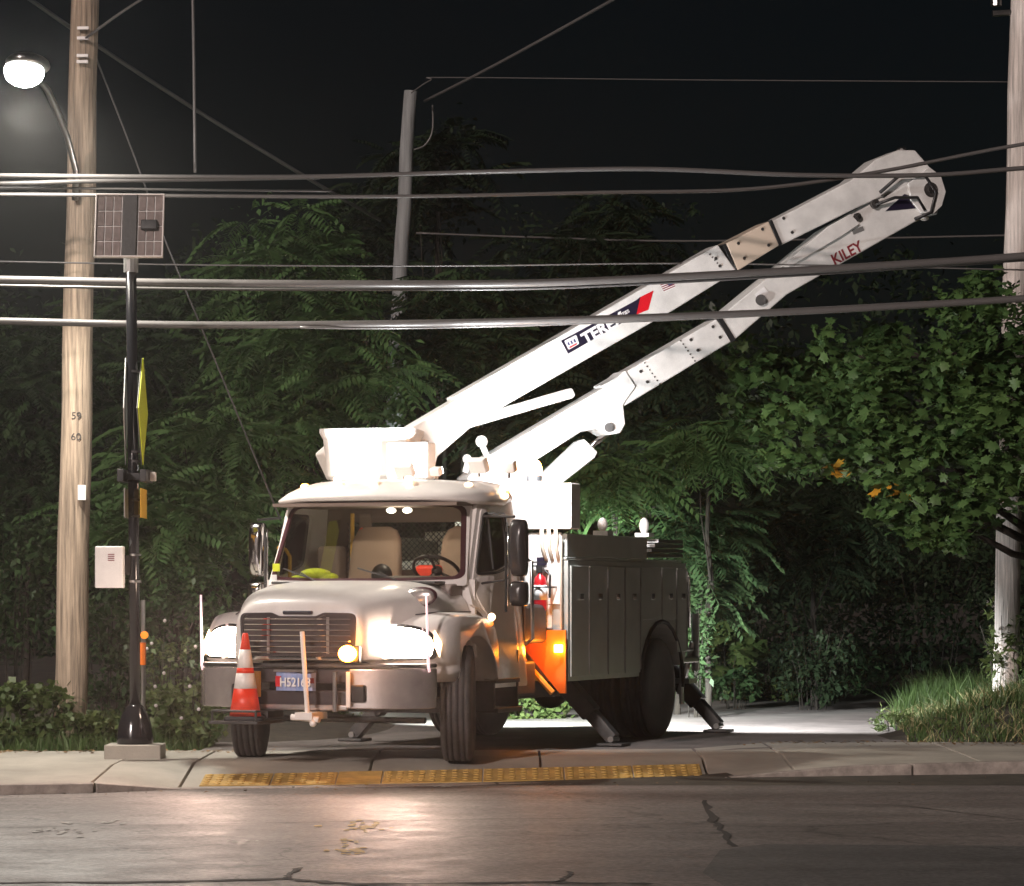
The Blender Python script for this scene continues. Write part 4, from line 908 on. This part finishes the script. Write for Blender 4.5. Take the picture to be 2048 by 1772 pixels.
# guy wire marker behind the post
gm = empty('marker_stake', G(287, 1498, 0), 'thin stake with round orange reflector behind the black post', 'marker'); g0 = G(287, 1498, 0)
MB().tube([(0, 0, -.1), at(286, 1200, g0.y) - g0], .022, 8).build('stake', 'steel', gm)
MB().tube([at(286, 1330, g0.y) - g0 + Vector((0, -.01, 0)), at(286, 1285, g0.y) - g0 + Vector((0, -.01, 0))], .03, 8).build('sleeve', 'orange_paint_and_light', gm)
M = frame(at(289, 1270, g0.y - .03) - g0, (1, 0, 0), (0, 0, 1)); MB().lathe([(.037, 0), (.037, .02)], 16, M).build('reflector', 'reflector_orange', gm)
# stop sign at the right, seen end-on behind the pale pole
ss = empty('stop_sign', G(1985, 1372, 0), 'small octagonal traffic sign half hidden behind the pale right pole', 'traffic sign'); s0 = ss.location.copy(); ss.location.z = .0
oc = [(math.cos(R(22.5 + 45 * k)) * .22, math.sin(R(22.5 + 45 * k)) * .22) for k in range(8)]
MB().prism(oc, 'y', -.004, .004).xf(Matrix.Translation(at(1996, 1214, s0.y) - s0)).build('sign_panel', 'sign_back', ss)
MB().tube([(at(1996, 0, s0.y).x - s0.x, .03, -.1), (at(1996, 0, s0.y).x - s0.x, .03, at(0, 1200, s0.y).z)], .025, 8).build('post', 'sign_back', ss)

def cable(pts, Y0, Y1, rad, label, m='cable', cat='cable', group=None, n=8, sub=6):
    xs_ = [p[0] for p in pts]; P = []
    for i in range(len(pts) - 1):                      # Catmull-Rom through the points
        p0 = pts[max(i-1, 0)]; p1 = pts[i]; p2 = pts[i+1]; p3 = pts[min(i+2, len(pts)-1)]
        for k in range(sub if i < len(pts) - 2 else sub + 1):
            t = k / sub; f = lambda a, b, c, d: .5 * ((2*b) + (-a+c)*t + (2*a-5*b+4*c-d)*t*t + (-a+3*b-3*c+d)*t**3)
            P.append((f(p0[0], p1[0], p2[0], p3[0]), f(p0[1], p1[1], p2[1], p3[1])))
    L = len(P) - 1; Q = [at(x, y, Y0 + (Y1 - Y0) * i / L) for i, (x, y) in enumerate(P)]
    mb = MB()
    o = Q[0].copy(); mb.tube([q - o for q in Q], rad, n)
    ob = mb.build('overhead_cable', m, smooth=True); ob.location = o
    return props(ob, label, cat, group)
cable([(-300, 553), (0, 559), (400, 566), (800, 568), (1100, 565), (1500, 546), (1800, 529), (2048, 512), (2400, 485)], 28.9, 29.4, .036, 'upper of the two thick cables crossing in front of the boom')
cable([(-300, 566), (0, 571), (400, 578), (800, 579), (1100, 576), (1500, 556), (1800, 537), (2048, 520), (2400, 492)], 29.0, 29.5, .014, 'slim cable hanging just under the upper thick cable')
cable([(-300, 636), (0, 642), (400, 650), (800, 647), (1100, 641), (1500, 627), (1800, 612), (2048, 597), (2400, 572)], 28.9, 29.4, .034, 'lowest thick cable, passing in front of the maker name on the boom')
cable([(600, 655), (800, 656), (1100, 649), (1500, 632), (1800, 616), (2048, 600)], 29.0, 29.5, .012, 'slim cable hanging just under the lowest thick cable')
cable([(-300, 347), (0, 351), (400, 354), (640, 353), (1000, 343), (1300, 338), (1600, 350), (1860, 350), (2048, 336), (2400, 310)], 29.2, 29.7, .022, 'cable crossing dark in front of the boom elbow')
cable([(-300, 368), (0, 367), (190, 362), (420, 358), (640, 354)], 29.3, 29.6, .022, 'bright cable just below the top one at the left')
cable([(-300, 378), (0, 376), (190, 377), (400, 380), (660, 382)], 29.4, 29.6, .012, 'thinnest of the bright cables left of the solar panel')
cable([(-300, 389), (0, 389), (190, 390), (400, 392), (800, 393), (1200, 385), (1500, 378), (1750, 345), (2048, 288), (2400, 240)], 29.3, 29.7, .018, 'bright cable passing behind the top edge of the solar panel')
cable([(-300, 520), (0, 523), (400, 530), (900, 532), (1400, 527), (2048, 540)], 30.0, 31, .008, 'faint thin wire above the upper thick cable')
cable([(832, 466), (1080, 475), (1400, 482), (2048, 470), (2300, 462)], 40.6, 40.8, .013, 'thin wire running right from the middle of the grey pole')
cable([(822, 186), (862, 160), (900, 155), (1400, 160), (2048, 164)], 40.6, 40.8, .008, 'faint highest wire in the dark sky')
cable([(20, -30), (172, 76), (400, 225), (655, 380), (760, 440)], 30.4, 38, .022, 'slanting guy cable falling from the left pole to the right')
cable([(172, 76), (250, 20), (330, -30)], 30.4, 30.0, .014, 'short wire rising right from the left pole top')
cable([(850, 202), (1000, 125), (1225, 0), (1300, -45)], 40.8, 36, .020, 'slanting wire rising right from the top of the grey pole')
cable([(174, 70), (258, 285), (330, 480), (430, 720), (545, 1000), (560, 1040)], 30.5, 33, .010, 'thin guy wire slanting down behind the solar panel to the cab')
cable([(385, -40), (388, 150), (390, 345)], 30.2, 30.2, .016, 'vertical drop wire hanging beside the solar panel')
cable([(865, 210), (865, 260), (850, 290), (825, 300)], 41, 41, .012, 'loose loop of wire at the top of the grey pole')

# ------------------------------------------------------------------ vegetation
def leafmesh(name, V, Fc, m, smooth=False):
    me = bpy.data.meshes.new(name); V = np.asarray(V, dtype=np.float32).reshape(-1, 3); Fc = np.asarray(Fc, dtype=np.int32)
    k = Fc.shape[1]; me.vertices.add(len(V)); me.vertices.foreach_set('co', V.ravel())
    me.loops.add(Fc.size); me.loops.foreach_set('vertex_index', Fc.ravel()); me.polygons.add(len(Fc))
    me.polygons.foreach_set('loop_start', np.arange(0, Fc.size, k, dtype=np.int32)); me.polygons.foreach_set('loop_total', np.full(len(Fc), k, dtype=np.int32))
    me.update(); me.validate(); me.materials.append(MATS[m]); return me
def rot_from(dirs, roll):                              # N x 3 x 3, local x along dirs
    x = dirs / np.linalg.norm(dirs, axis=1, keepdims=True); up = np.tile([0, 0, 1.0], (len(x), 1)); up[np.abs(x[:, 2]) > .95] = [1, 0, 0]
    y = np.cross(up, x); y /= np.linalg.norm(y, axis=1, keepdims=True); z = np.cross(x, y)
    c, s = np.cos(roll)[:, None], np.sin(roll)[:, None]; y2 = y * c + z * s; z2 = -y * s + z * c
    return np.stack([x, y2, z2], axis=2)
def place(tv, tf, pos, rot, scl):                      # template verts -> many copies
    V = np.einsum('nij,kj->nki', rot, tv) * scl[:, None, None] + pos[:, None, :]
    n, k = len(pos), len(tv); Fc = (tf[None] + (np.arange(n) * k)[:, None, None]).reshape(-1, tf.shape[1]); return V.reshape(-1, 3), Fc
def frond(npair=9, L=1.0, droop=.5):                   # a compound leaf along +x, drooping
    V = []; Fc = []
    def rach(t): return np.array([L * (t - .12 * t * t), 0, -droop * L * t * t])
    for i in range(12):
        a, b = rach(i / 12), rach((i + 1) / 12); k = len(V); V += [a + [0, -.006, 0], a + [0, .006, 0], b + [0, .005, 0], b + [0, -.005, 0]]; Fc.append((k, k+1, k+2, k+3))
    for i in range(npair):
        t = .22 + .76 * i / (npair - 1); p = rach(t)
        for s in (-1, 1):
            l = .27 * L * (1 - .35 * abs(t - .5)); d = np.array([.35, s * .85, -.32 + rng.uniform(-.2, .1)]); d /= np.linalg.norm(d)
            wv = np.cross(d, [0, 0, 1.0]); wv /= np.linalg.norm(wv); k = len(V); w = .045 * L; e = np.array([0, 0, -.02 * L])
            V += [p, p + d * l * .4 + wv * w + e * .5, p + d * l + e * 2.5, p + d * l * .4 - wv * w + e * .5]; Fc.append((k, k+1, k+2, k+3))
    return np.array(V), np.array(Fc)
FR = [frond(9, 1, .45), frond(10, 1, .7), frond(8, 1, .3), frond(11, 1, .9)]
def simple_leaf(w=.5): return np.array([[0,0,0], [.45, w*.5, .06], [1, 0, -.1], [.45, -w*.5, .06]]), np.array([[0,1,2,3]])
ml_out = [(0,0), (-.12,.30), (.10,.28), (.12,.62), (.38,.40), (.62,.62), (.66,.30), (1.05,.0)]
mo = [(x, y) for x, y in ml_out] + [(x, -y) for x, y in ml_out[-2:0:-1]]
def maple_leaf():
    V = [[.4, 0, .05]] + [[x, y, -.10 * (abs(y) + max(0, x - .5))] for x, y in mo]; n = len(mo); return np.array(V), np.array([[0, 1 + i, 1 + (i+1) % n] for i in range(n)])
ML = maple_leaf(); SL = simple_leaf(.5); SLb = simple_leaf(.85)
def trunk(e, p0, p1, r, m='bark', limbs=()):
    mb = MB(); P = [Vector(p0).lerp(Vector(p1), i / 6) + Vector((rng.uniform(-.04, .04), rng.uniform(-.04, .04), 0)) for i in range(7)]
    mb.tube(P, r, 8, r2=r * .45)
    for l in limbs:
        s_ = P[rng.randint(2, 5)]; e_ = Vector(l); mid = s_.lerp(e_, .5) + Vector((rng.uniform(-.1, .1), rng.uniform(-.1, .1), -.08)); mb.tube([s_, mid, e_], r * .35, 6, r2=r * .1)
    mb.build('trunk', m, e, smooth=True)
def ailanthus(px, py, Y, rx, ry, label, nros=26, fl=.62, m='leaf_ailanthus', single=True, group=None, base=None):
    c = at(px, py, Y); sx, sz = rx / F * Y, ry / F * Y; bx = c.x + rng.uniform(-.3, .3); b = Vector((bx, Y + .3, gz(bx, Y)))
    e = empty('ailanthus_tree', b, label, 'tree', group)
    pos, dirs, tips = [], [], []
    for r_ in range(int(nros * 1.6)):
        while True:
            q = np.array([nrg.uniform(-1, 1), nrg.uniform(-1, 1), nrg.uniform(-1, 1)])
            if .25 < np.linalg.norm(q) < 1: break
        tip = np.array([c.x + q[0] * sx, c.y + q[1] * min(sx, 1.2) * .8, c.z + q[2] * sz]); tips.append(tip)
        k = nrg.integers(7, 12); a0 = nrg.uniform(0, 6.28)
        for j in range(k):
            a = a0 + 6.283 * j / k; el = nrg.uniform(-.25, .65); d = np.array([math.cos(a) * math.cos(el), math.sin(a) * math.cos(el), math.sin(el)])
            pos.append(tip + d * .05); dirs.append(d)
    pos, dirs = np.array(pos), np.array(dirs); roll = nrg.uniform(-.4, .4, len(pos)); scl = fl * nrg.uniform(.65, 1.15, len(pos)); rot = rot_from(dirs, roll)
    kind = nrg.integers(0, 4, len(pos)); bl = np.array(b)
    order = np.argsort(pos[:, 1]); ns = 70 if single else 0; front = set(order[:ns].tolist())
    V, Fc, off = [], [], 0
    for kk in range(4):
        sel = np.array([i for i in range(len(pos)) if kind[i] == kk and i not in front])
        if len(sel) == 0: continue
        v, f = place(*FR[kk], pos[sel] - bl, rot[sel], scl[sel]); V.append(v); Fc.append(f + off); off += len(v)
    v, f = cloud(np.array(c) - bl, (sx * 1.05, .8, sz * 1.05), int(26 * nros), SL, .105, .7, clump=max(6, nros // 2)); V.append(v); Fc.append(f + off); off += len(v)
    v, f = cloud(np.array(c) - bl + [0, .5, -sz * .5], (sx, .5, sz * .9), int(14 * nros), SLb, .12, .6); V.append(v); Fc.append(f + off); off += len(v)
    o = link('crown', leafmesh('crown', np.concatenate(V), np.concatenate(Fc), m), None, e); o['kind'] = 'stuff'
    for i in front:
        o = bpy.data.objects.new('leaf_frond', frmesh(kind[i], m)); COL.objects.link(o); o.parent = e
        M = Matrix([list(rot[i][r_]) for r_ in range(3)]).to_4x4(); M.translation = Vector(pos[i] - bl); o.matrix_local = M @ Matrix.Scale(scl[i], 4)
    pick = [tuple(tips[i] - bl) for i in range(0, len(tips), 6)]
    trunk(e, (0, 0, -.2), (c.x - b.x, .1, c.z - b.z + sz * .3), .045, limbs=pick)
    return e
_fm = {}
def frmesh(k, m):
    if (k, m) not in _fm: _fm[(k, m)] = leafmesh('frond', *FR[k], m)
    return _fm[(k, m)]
def cloud(c, s, n, tmpl, sz, flat=.5, clump=0, hollow=.0):
    pos = nrg.normal(0, .45, (n, 3)); r_ = np.linalg.norm(pos, axis=1); pos[r_ > 1] /= r_[r_ > 1][:, None]
    if clump:
        cc = nrg.uniform(-1, 1, (clump, 3)); cc /= np.maximum(1, np.linalg.norm(cc, axis=1))[:, None]; idx = nrg.integers(0, clump, n)
        pos = cc[idx] * .85 + nrg.normal(0, .14, (n, 3)) * nrg.uniform(.6, 1.4, (clump, 1))[idx]
    pos = pos * np.array(s) + np.array(c); d = nrg.normal(0, 1, (n, 3)); d[:, 2] = d[:, 2] * flat - .25
    return place(*tmpl, pos, rot_from(d, nrg.uniform(-.9, .9, n)), sz * nrg.uniform(.45, 1.3, n))

T = [  # px, py, Y, rx, ry, rosettes, material, label
 (575, 560, 37.5, 125, 170, 34, 'leaf_ailanthus', 'tall ailanthus tree with bright drooping leaves behind the upper cables, left of the grey pole'),
 (640, 760, 36.5, 190, 130, 36, 'leaf_ailanthus', 'ailanthus tree with drooping leaves directly above the bucket'),
 (330, 730, 38.5, 190, 190, 34, 'leaf_dark', 'dark ailanthus tree between the black post and the bucket'),
 (60, 820, 38.5, 150, 260, 30, 'leaf_dark', 'dark ailanthus tree behind the left wooden pole'),
 (420, 940, 35.5, 170, 130, 26, 'leaf_ailanthus', 'low ailanthus tree left of the truck cab roof'),
 (330, 1050, 33.8, 190, 90, 26, 'leaf_ailanthus', 'low ailanthus with bluish green leaves beside the passenger mirror'),
 (1235, 955, 36.2, 85, 60, 12, 'leaf_ailanthus', 'bright green ailanthus branch cluster drooping over the rear of the truck'),
 (1430, 880, 36.5, 75, 45, 9, 'leaf_ailanthus', 'small ailanthus clump between the lift cylinder and the maple'),
 (1390, 1120, 37.5, 80, 110, 16, 'leaf_dark', 'olive green ailanthus hanging beside the truck tail rail'),
 (1630, 1040, 40, 150, 110, 16, 'leaf_shade', 'dim ailanthus in the dark hollow below the maple'),
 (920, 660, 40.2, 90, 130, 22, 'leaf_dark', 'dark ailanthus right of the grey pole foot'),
 (1110, 600, 41, 170, 170, 22, 'leaf_shade', 'dim tree behind the boom maker name'),
 (1280, 480, 42.5, 190, 90, 12, 'leaf_shade', 'faint tree in the dark above the boom joint'),
 (870, 340, 42.5, 110, 110, 11, 'leaf_shade', 'faint tree top behind the grey pole'),
 (1090, 830, 38.5, 120, 90, 18, 'leaf_shade', 'dark tree between the two booms'),
 (1330, 760, 41, 130, 140, 16, 'leaf_shade', 'dark tree under the lower boom insulator'),
 (730, 480, 43.5, 120, 120, 14, 'leaf_shade', 'sparse dark tree beside the grey pole'),
]
for px, py, Y, rx, ry, nr, m, lab in T: ailanthus(px, py, Y, rx, ry, lab, nr, .62 if m == 'leaf_ailanthus' else .58, m)
# maple at the right
mc = Vector((5.75, 31.6, 0)); mt = empty('maple_tree', (5.75, 32.2, gz(5.75, 32.2)), 'broad maple tree whose leafy branches hang in front of the right pole', 'tree')
mb0 = np.array(mt.location); VV, FF, off = [], [], 0
blobs = [(1560, 780, 32.2, 110, 95, 620), (1700, 740, 31.8, 120, 90, 560), (1640, 870, 31.8, 130, 90, 640), (1830, 800, 31.2, 150, 140, 900), (1960, 700, 31, 120, 140, 700), (2010, 900, 30.6, 120, 150, 800), (1850, 960, 31, 130, 110, 700),
         (1900, 1040, 30.8, 90, 70, 320), (1520, 720, 32.2, 70, 55, 200), (1770, 690, 32.5, 60, 40, 110), (1960, 600, 31.5, 80, 60, 180)]
for px, py, Y, rx, ry, n_ in blobs:
    c = at(px, py, Y); v, f = cloud((c - mt.location), (rx / F * Y, .55, ry / F * Y), int(n_ * 1.15), ML, .105, .5, clump=max(6, n_ // 26)); VV.append(v); FF.append(f + off); off += len(v)
VV2, FF2, off2 = [], [], 0
for px, py, Y, rx, ry, n_ in blobs:
    v, f = cloud((at(px, py, Y + .3) - mt.location), (rx / F * Y, .5, ry / F * Y), int(n_ * 1.1), SLb, .075, .6, clump=max(6, n_ // 22)); VV2.append(v); FF2.append(f + off2); off2 += len(v)
o = link('inner_foliage', leafmesh('inner', np.concatenate(VV2), np.concatenate(FF2), 'leaf_maple'), None, mt); o['kind'] = 'stuff'
o = link('crown', leafmesh('crown', np.concatenate(VV), np.concatenate(FF), 'leaf_maple'), None, mt); o['kind'] = 'stuff'
v, f = cloud(at(1672, 942, 31.2) - mt.location, (.14, .1, .09), 12, ML, .12); o = link('autumn_leaves', leafmesh('autumn', v, f, 'leaf_autumn'), None, mt); o['kind'] = 'stuff'
v, f = cloud(at(1800, 980, 30.8) - mt.location, (.25, .15, .12), 9, ML, .11); o = link('autumn_leaves', leafmesh('autumn', v, f, 'leaf_autumn'), None, mt); o['kind'] = 'stuff'
mlm = leafmesh('leaf', *ML, 'leaf_maple')
for i in range(220):
    bl_ = blobs[i % len(blobs)]; p = at(bl_[0] + rng.gauss(0, .4) * bl_[3], bl_[1] + rng.gauss(0, .42) * bl_[4], bl_[2] - rng.uniform(.3, .75)) - mt.location
    o = bpy.data.objects.new('leaf', mlm); COL.objects.link(o); o.parent = mt; o.location = p; o.rotation_euler = (rng.uniform(-.9, 1.5), rng.uniform(-.3, 1.2), rng.uniform(0, 6.28)); s = rng.uniform(.09, .13); o.scale = (s, s, s)
trunk(mt, (0, 0, -.3), (.3, 0, 4.6), .16, limbs=[tuple(at(b[0], b[1], b[2]) - mt.location) for b in blobs])

def bush(px, py, Y, rx, ry, n_, label, m='leaf_bush', sz=.09, tm=SL, flowers=0, name='bush', depth=.5):
    c = at(px, py, Y); zg = gz(c.x, Y); b = Vector((c.x, Y, zg)); e = empty(name, b, label, 'bush')
    v, f = cloud(c - b, (rx / F * Y, depth, ry / F * Y), n_, tm, sz, .8, clump=max(5, n_ // 30)); o = link('foliage', leafmesh('foliage', v, f, m), None, e); o['kind'] = 'stuff'
    mb = MB()
    for k in range(9):
        t = (c - b) + Vector((rng.uniform(-.8, .8) * rx / F * Y, rng.uniform(-.3, .3), rng.uniform(.2, .9) * ry / F * Y)); mb.tube([(t.x * .4, 0, -.1), t * .6, t], .008, 5, r2=.003)
    mb.build('stems', 'bark', e)
    if flowers:
        fb = MB()
        for k in range(flowers): 
            t = (c - b) + Vector((rng.gauss(0, .5) * rx / F * Y, -.4, abs(rng.gauss(.4, .5)) * ry / F * Y)); fb.ball(t, .018, 6, 4)
        o = fb.build('flowers', 'flower', e); o['kind'] = 'stuff'
bush(70, 1425, 30.2, 90, 65, 900, 'leafy low bush at the left frame edge', m='leaf_bush', tm=SLb, sz=.085)
bush(185, 1460, 29.9, 75, 45, 700, 'low bush hiding the foot of the left wooden pole', tm=SLb, sz=.08)
bush(375, 1435, 30.0, 75, 70, 800, 'bush with small pale flowers between the black post and the truck', tm=SLb, sz=.09, flowers=7)
bush(330, 1350, 31.2, 60, 90, 420, 'thin tall weed bush with pale flowers behind the black post', tm=SL, sz=.08, flowers=5)
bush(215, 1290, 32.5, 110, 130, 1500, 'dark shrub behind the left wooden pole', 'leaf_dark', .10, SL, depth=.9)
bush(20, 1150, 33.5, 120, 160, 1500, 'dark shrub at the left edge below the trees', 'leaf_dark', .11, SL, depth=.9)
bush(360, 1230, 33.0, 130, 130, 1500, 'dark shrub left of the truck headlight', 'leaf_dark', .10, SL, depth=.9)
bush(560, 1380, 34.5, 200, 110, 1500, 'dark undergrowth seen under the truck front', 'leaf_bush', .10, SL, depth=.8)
bush(1060, 1424, 36.6, 90, 42, 900, 'brightly lit green plant seen beneath the truck', 'leaf_bush', .10, SLb, depth=.4)
bush(1450, 1318, 41.5, 70, 55, 420, 'olive broad leaved shrub right of the truck tail', 'leaf_bush', .19, ML, depth=.6)
bush(1530, 1385, 42.8, 130, 22, 800, 'low lit weeds along the driveway edge', 'leaf_bush', .10, SL, depth=.5)
bush(1560, 1240, 44, 260, 120, 2200, 'dark thicket behind the driveway', 'leaf_shade', .12, SL, depth=1.0)
bush(1850, 1230, 44.5, 220, 150, 2200, 'dark thicket left of the pale right pole', 'leaf_shade', .12, SL, depth=1.0)
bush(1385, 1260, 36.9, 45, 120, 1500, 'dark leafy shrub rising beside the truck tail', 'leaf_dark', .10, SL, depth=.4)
bush(1640, 1350, 44, 140, 50, 900, 'tall weeds in the dark beside the driveway', 'leaf_dark', .14, simple_leaf(.25), depth=.6)
bush(2010, 1300, 33.5, 60, 90, 500, 'weedy bush behind the foot of the pale pole', 'leaf_bush', .11, SL, depth=.5)
bush(1625, 1330, 39.2, 90, 75, 1500, 'dark shrub in front of a thin trunk beside the far driveway', 'leaf_shade', .10, SL, depth=.4)
bush(1470, 1370, 39.6, 60, 35, 600, 'small lit shrub at the driveway edge right of the outrigger', 'leaf_dark', .11, SLb, depth=.4)
bush(1790, 1440, 33.2, 60, 22, 420, 'low weeds at the left tip of the grassy mound', 'leaf_bush', .06, SL, depth=.7)
bush(1930, 1455, 31.6, 90, 24, 520, 'broad leaved weeds in the grass near the pale pole', 'leaf_bush', .06, SLb, depth=.6)
# far woods: one mass
V, Fc, off = [], [], 0
for k in range(69):
    x = -9 + 18 * (k % 23) / 22 + rng.uniform(-.3, .3); z = (.9, 2.6, 4.9)[k // 23] + rng.uniform(-.6, .6); v, f = cloud((x, 48 + rng.uniform(-2, 2), z), (1.3, 1.2, 1.8), 620, SL, .17, .8, clump=16); V.append(v); Fc.append(f + off); off += len(v)
o = link('far_woods', leafmesh('woods', np.concatenate(V), np.concatenate(Fc), 'leaf_shade'), None); props(o, 'dark mass of woods far behind everything', 'woods', kind='stuff')
# grass
def grass(region, n_, h, label, m='grass_blade', lean=.35):
    V, P = [], []
    while len(P) < n_:
        x, y = rng.uniform(region[0], region[1]), rng.uniform(region[2], region[3])
        if region[4](x, y): P.append((x, y))
    P = np.array(P); hs = h * nrg.uniform(.4, 1.2, n_) * (np.clip((P[:, 0] - 3.3) / 1.6, .3, 1) if region[0] > 3 else 1) * (.55 + .9 * np.abs(np.sin(P[:, 0] * 2.3 + np.cos(P[:, 1] * 1.9) * 2))); a = nrg.uniform(0, 6.28, n_); ln = nrg.normal(0, lean, (n_, 2)) * hs[:, None]; wd = nrg.uniform(.003, .008, n_)
    z = np.array([gz(x, y) for x, y in P]); B = np.column_stack([P, z]); d = np.column_stack([np.cos(a) * wd, np.sin(a) * wd, np.zeros(n_)])
    mid = B + np.column_stack([ln * .4, hs * .6]); tip = B + np.column_stack([ln, hs])
    V = np.stack([B - d, B + d, mid + d * .7, tip, mid - d * .7], axis=1).reshape(-1, 3); Fc = np.array([[0, 1, 2, 4], [4, 2, 3, 3]])
    q = (np.array([[0, 1, 2], [0, 2, 4], [4, 2, 3]])[None] + (np.arange(n_) * 5)[:, None, None]).reshape(-1, 3)
    o = link('grass', leafmesh('grass', V, q, m), None); props(o, label, 'grass', kind='stuff')
def inpoly(x, y, P):
    c = False; n_ = len(P); j = n_ - 1
    for i in range(n_):
        if (P[i][1] > y) != (P[j][1] > y) and x < (P[j][0] - P[i][0]) * (y - P[i][1]) / (P[j][1] - P[i][1]) + P[i][0]: c = not c
        j = i
    return c
def offdrive(x, y): return not inpoly(x, y, drive)
def behind_walk(x, y): return y > along(BK, x)[1] + .02 and offdrive(x, y)
grass((3.6, 9, 30.2, 40, behind_walk), 30000, .15, 'green grass growing on the mound right of the driveway')
grass((3.7, 6.5, 31.5, 36, behind_walk), 260, .42, 'tall grass stalks on the mound right of the driveway')
mat('straw', (.30, .26, .13), .9, var=.3)
grass((3.5, 8, 30.4, 38, behind_walk), 5000, .17, 'dry straw blades mixed into the grass mound right of the driveway', 'straw', .8)
grass((-9, -2.4, 29.0, 32, behind_walk), 14000, .16, 'short weedy grass along the back of the left sidewalk')
grass((1.5, 6.5, 38, 46, offdrive), 12000, .3, 'rough grass along the far edge of the driveway')


# dead leaves and grit where the walk meets the verge, the kerb and the road edge
def litter(n_, sz, m, label, xr, yf, zf, tm=SLb):
    P = []
    for _ in range(n_):
        x = rng.uniform(*xr); P.append((x, yf(x), zf))
    P = np.array(P); d = nrg.normal(0, 1, (n_, 3)); d[:, 2] *= .12; v, f = place(*tm, P, rot_from(d, nrg.uniform(-.25, .25, n_)), sz * nrg.uniform(.4, 1.2, n_))
    props(link('litter', leafmesh('litter', v, f, m), None), label, 'litter', kind='stuff')
mat('dead_leaf', (.20, .12, .05), .8, var=.4, vscale=9)
mat('grit', (.22, .2, .18), .9)
litter(260, .05, 'dead_leaf', 'dead leaves lying along the back edge of the sidewalk', (-5.5, -2.2), lambda x: along(BK, x)[1] - abs(rng.gauss(0, .22)), .012)
litter(200, .05, 'dead_leaf', 'dead leaves scattered on the sidewalk below the grassy mound', (2.2, 6), lambda x: along(BK, x)[1] - abs(rng.gauss(0, .35)), .012)
litter(700, .02, 'grit', 'grit and crumbs gathered in the gutter along the kerb', (-6, 7), lambda x: along(KL, x)[1] - abs(rng.gauss(0, .18)) - .01, ZR + .006)
litter(90, .045, 'dead_leaf', 'a few dead leaves in the gutter below the kerb', (-6, 7), lambda x: along(KL, x)[1] - abs(rng.gauss(0, .3)) - .02, ZR + .01)

# ------------------------------------------------------------------ added haze volume: scatters lamp light forward, imitating lens bloom round each lamp
hm_ = bpy.data.materials.new('bloom_air'); hm_.use_nodes = True; n_ = hm_.node_tree; n_.nodes.clear()
o_ = n_.nodes.new('ShaderNodeOutputMaterial'); v_ = n_.nodes.new('ShaderNodeVolumePrincipled'); n_.links.new(v_.outputs[0], o_.inputs['Volume'])
v_.inputs['Color'].default_value = (.92, .92, .92, 1); v_.inputs['Density'].default_value = .0014; v_.inputs['Anisotropy'].default_value = .86
hb = MB().box((-60, -30, -1.5), (60, 75, 13)).build('bloom_haze', hm_); hb['kind'] = 'stuff'
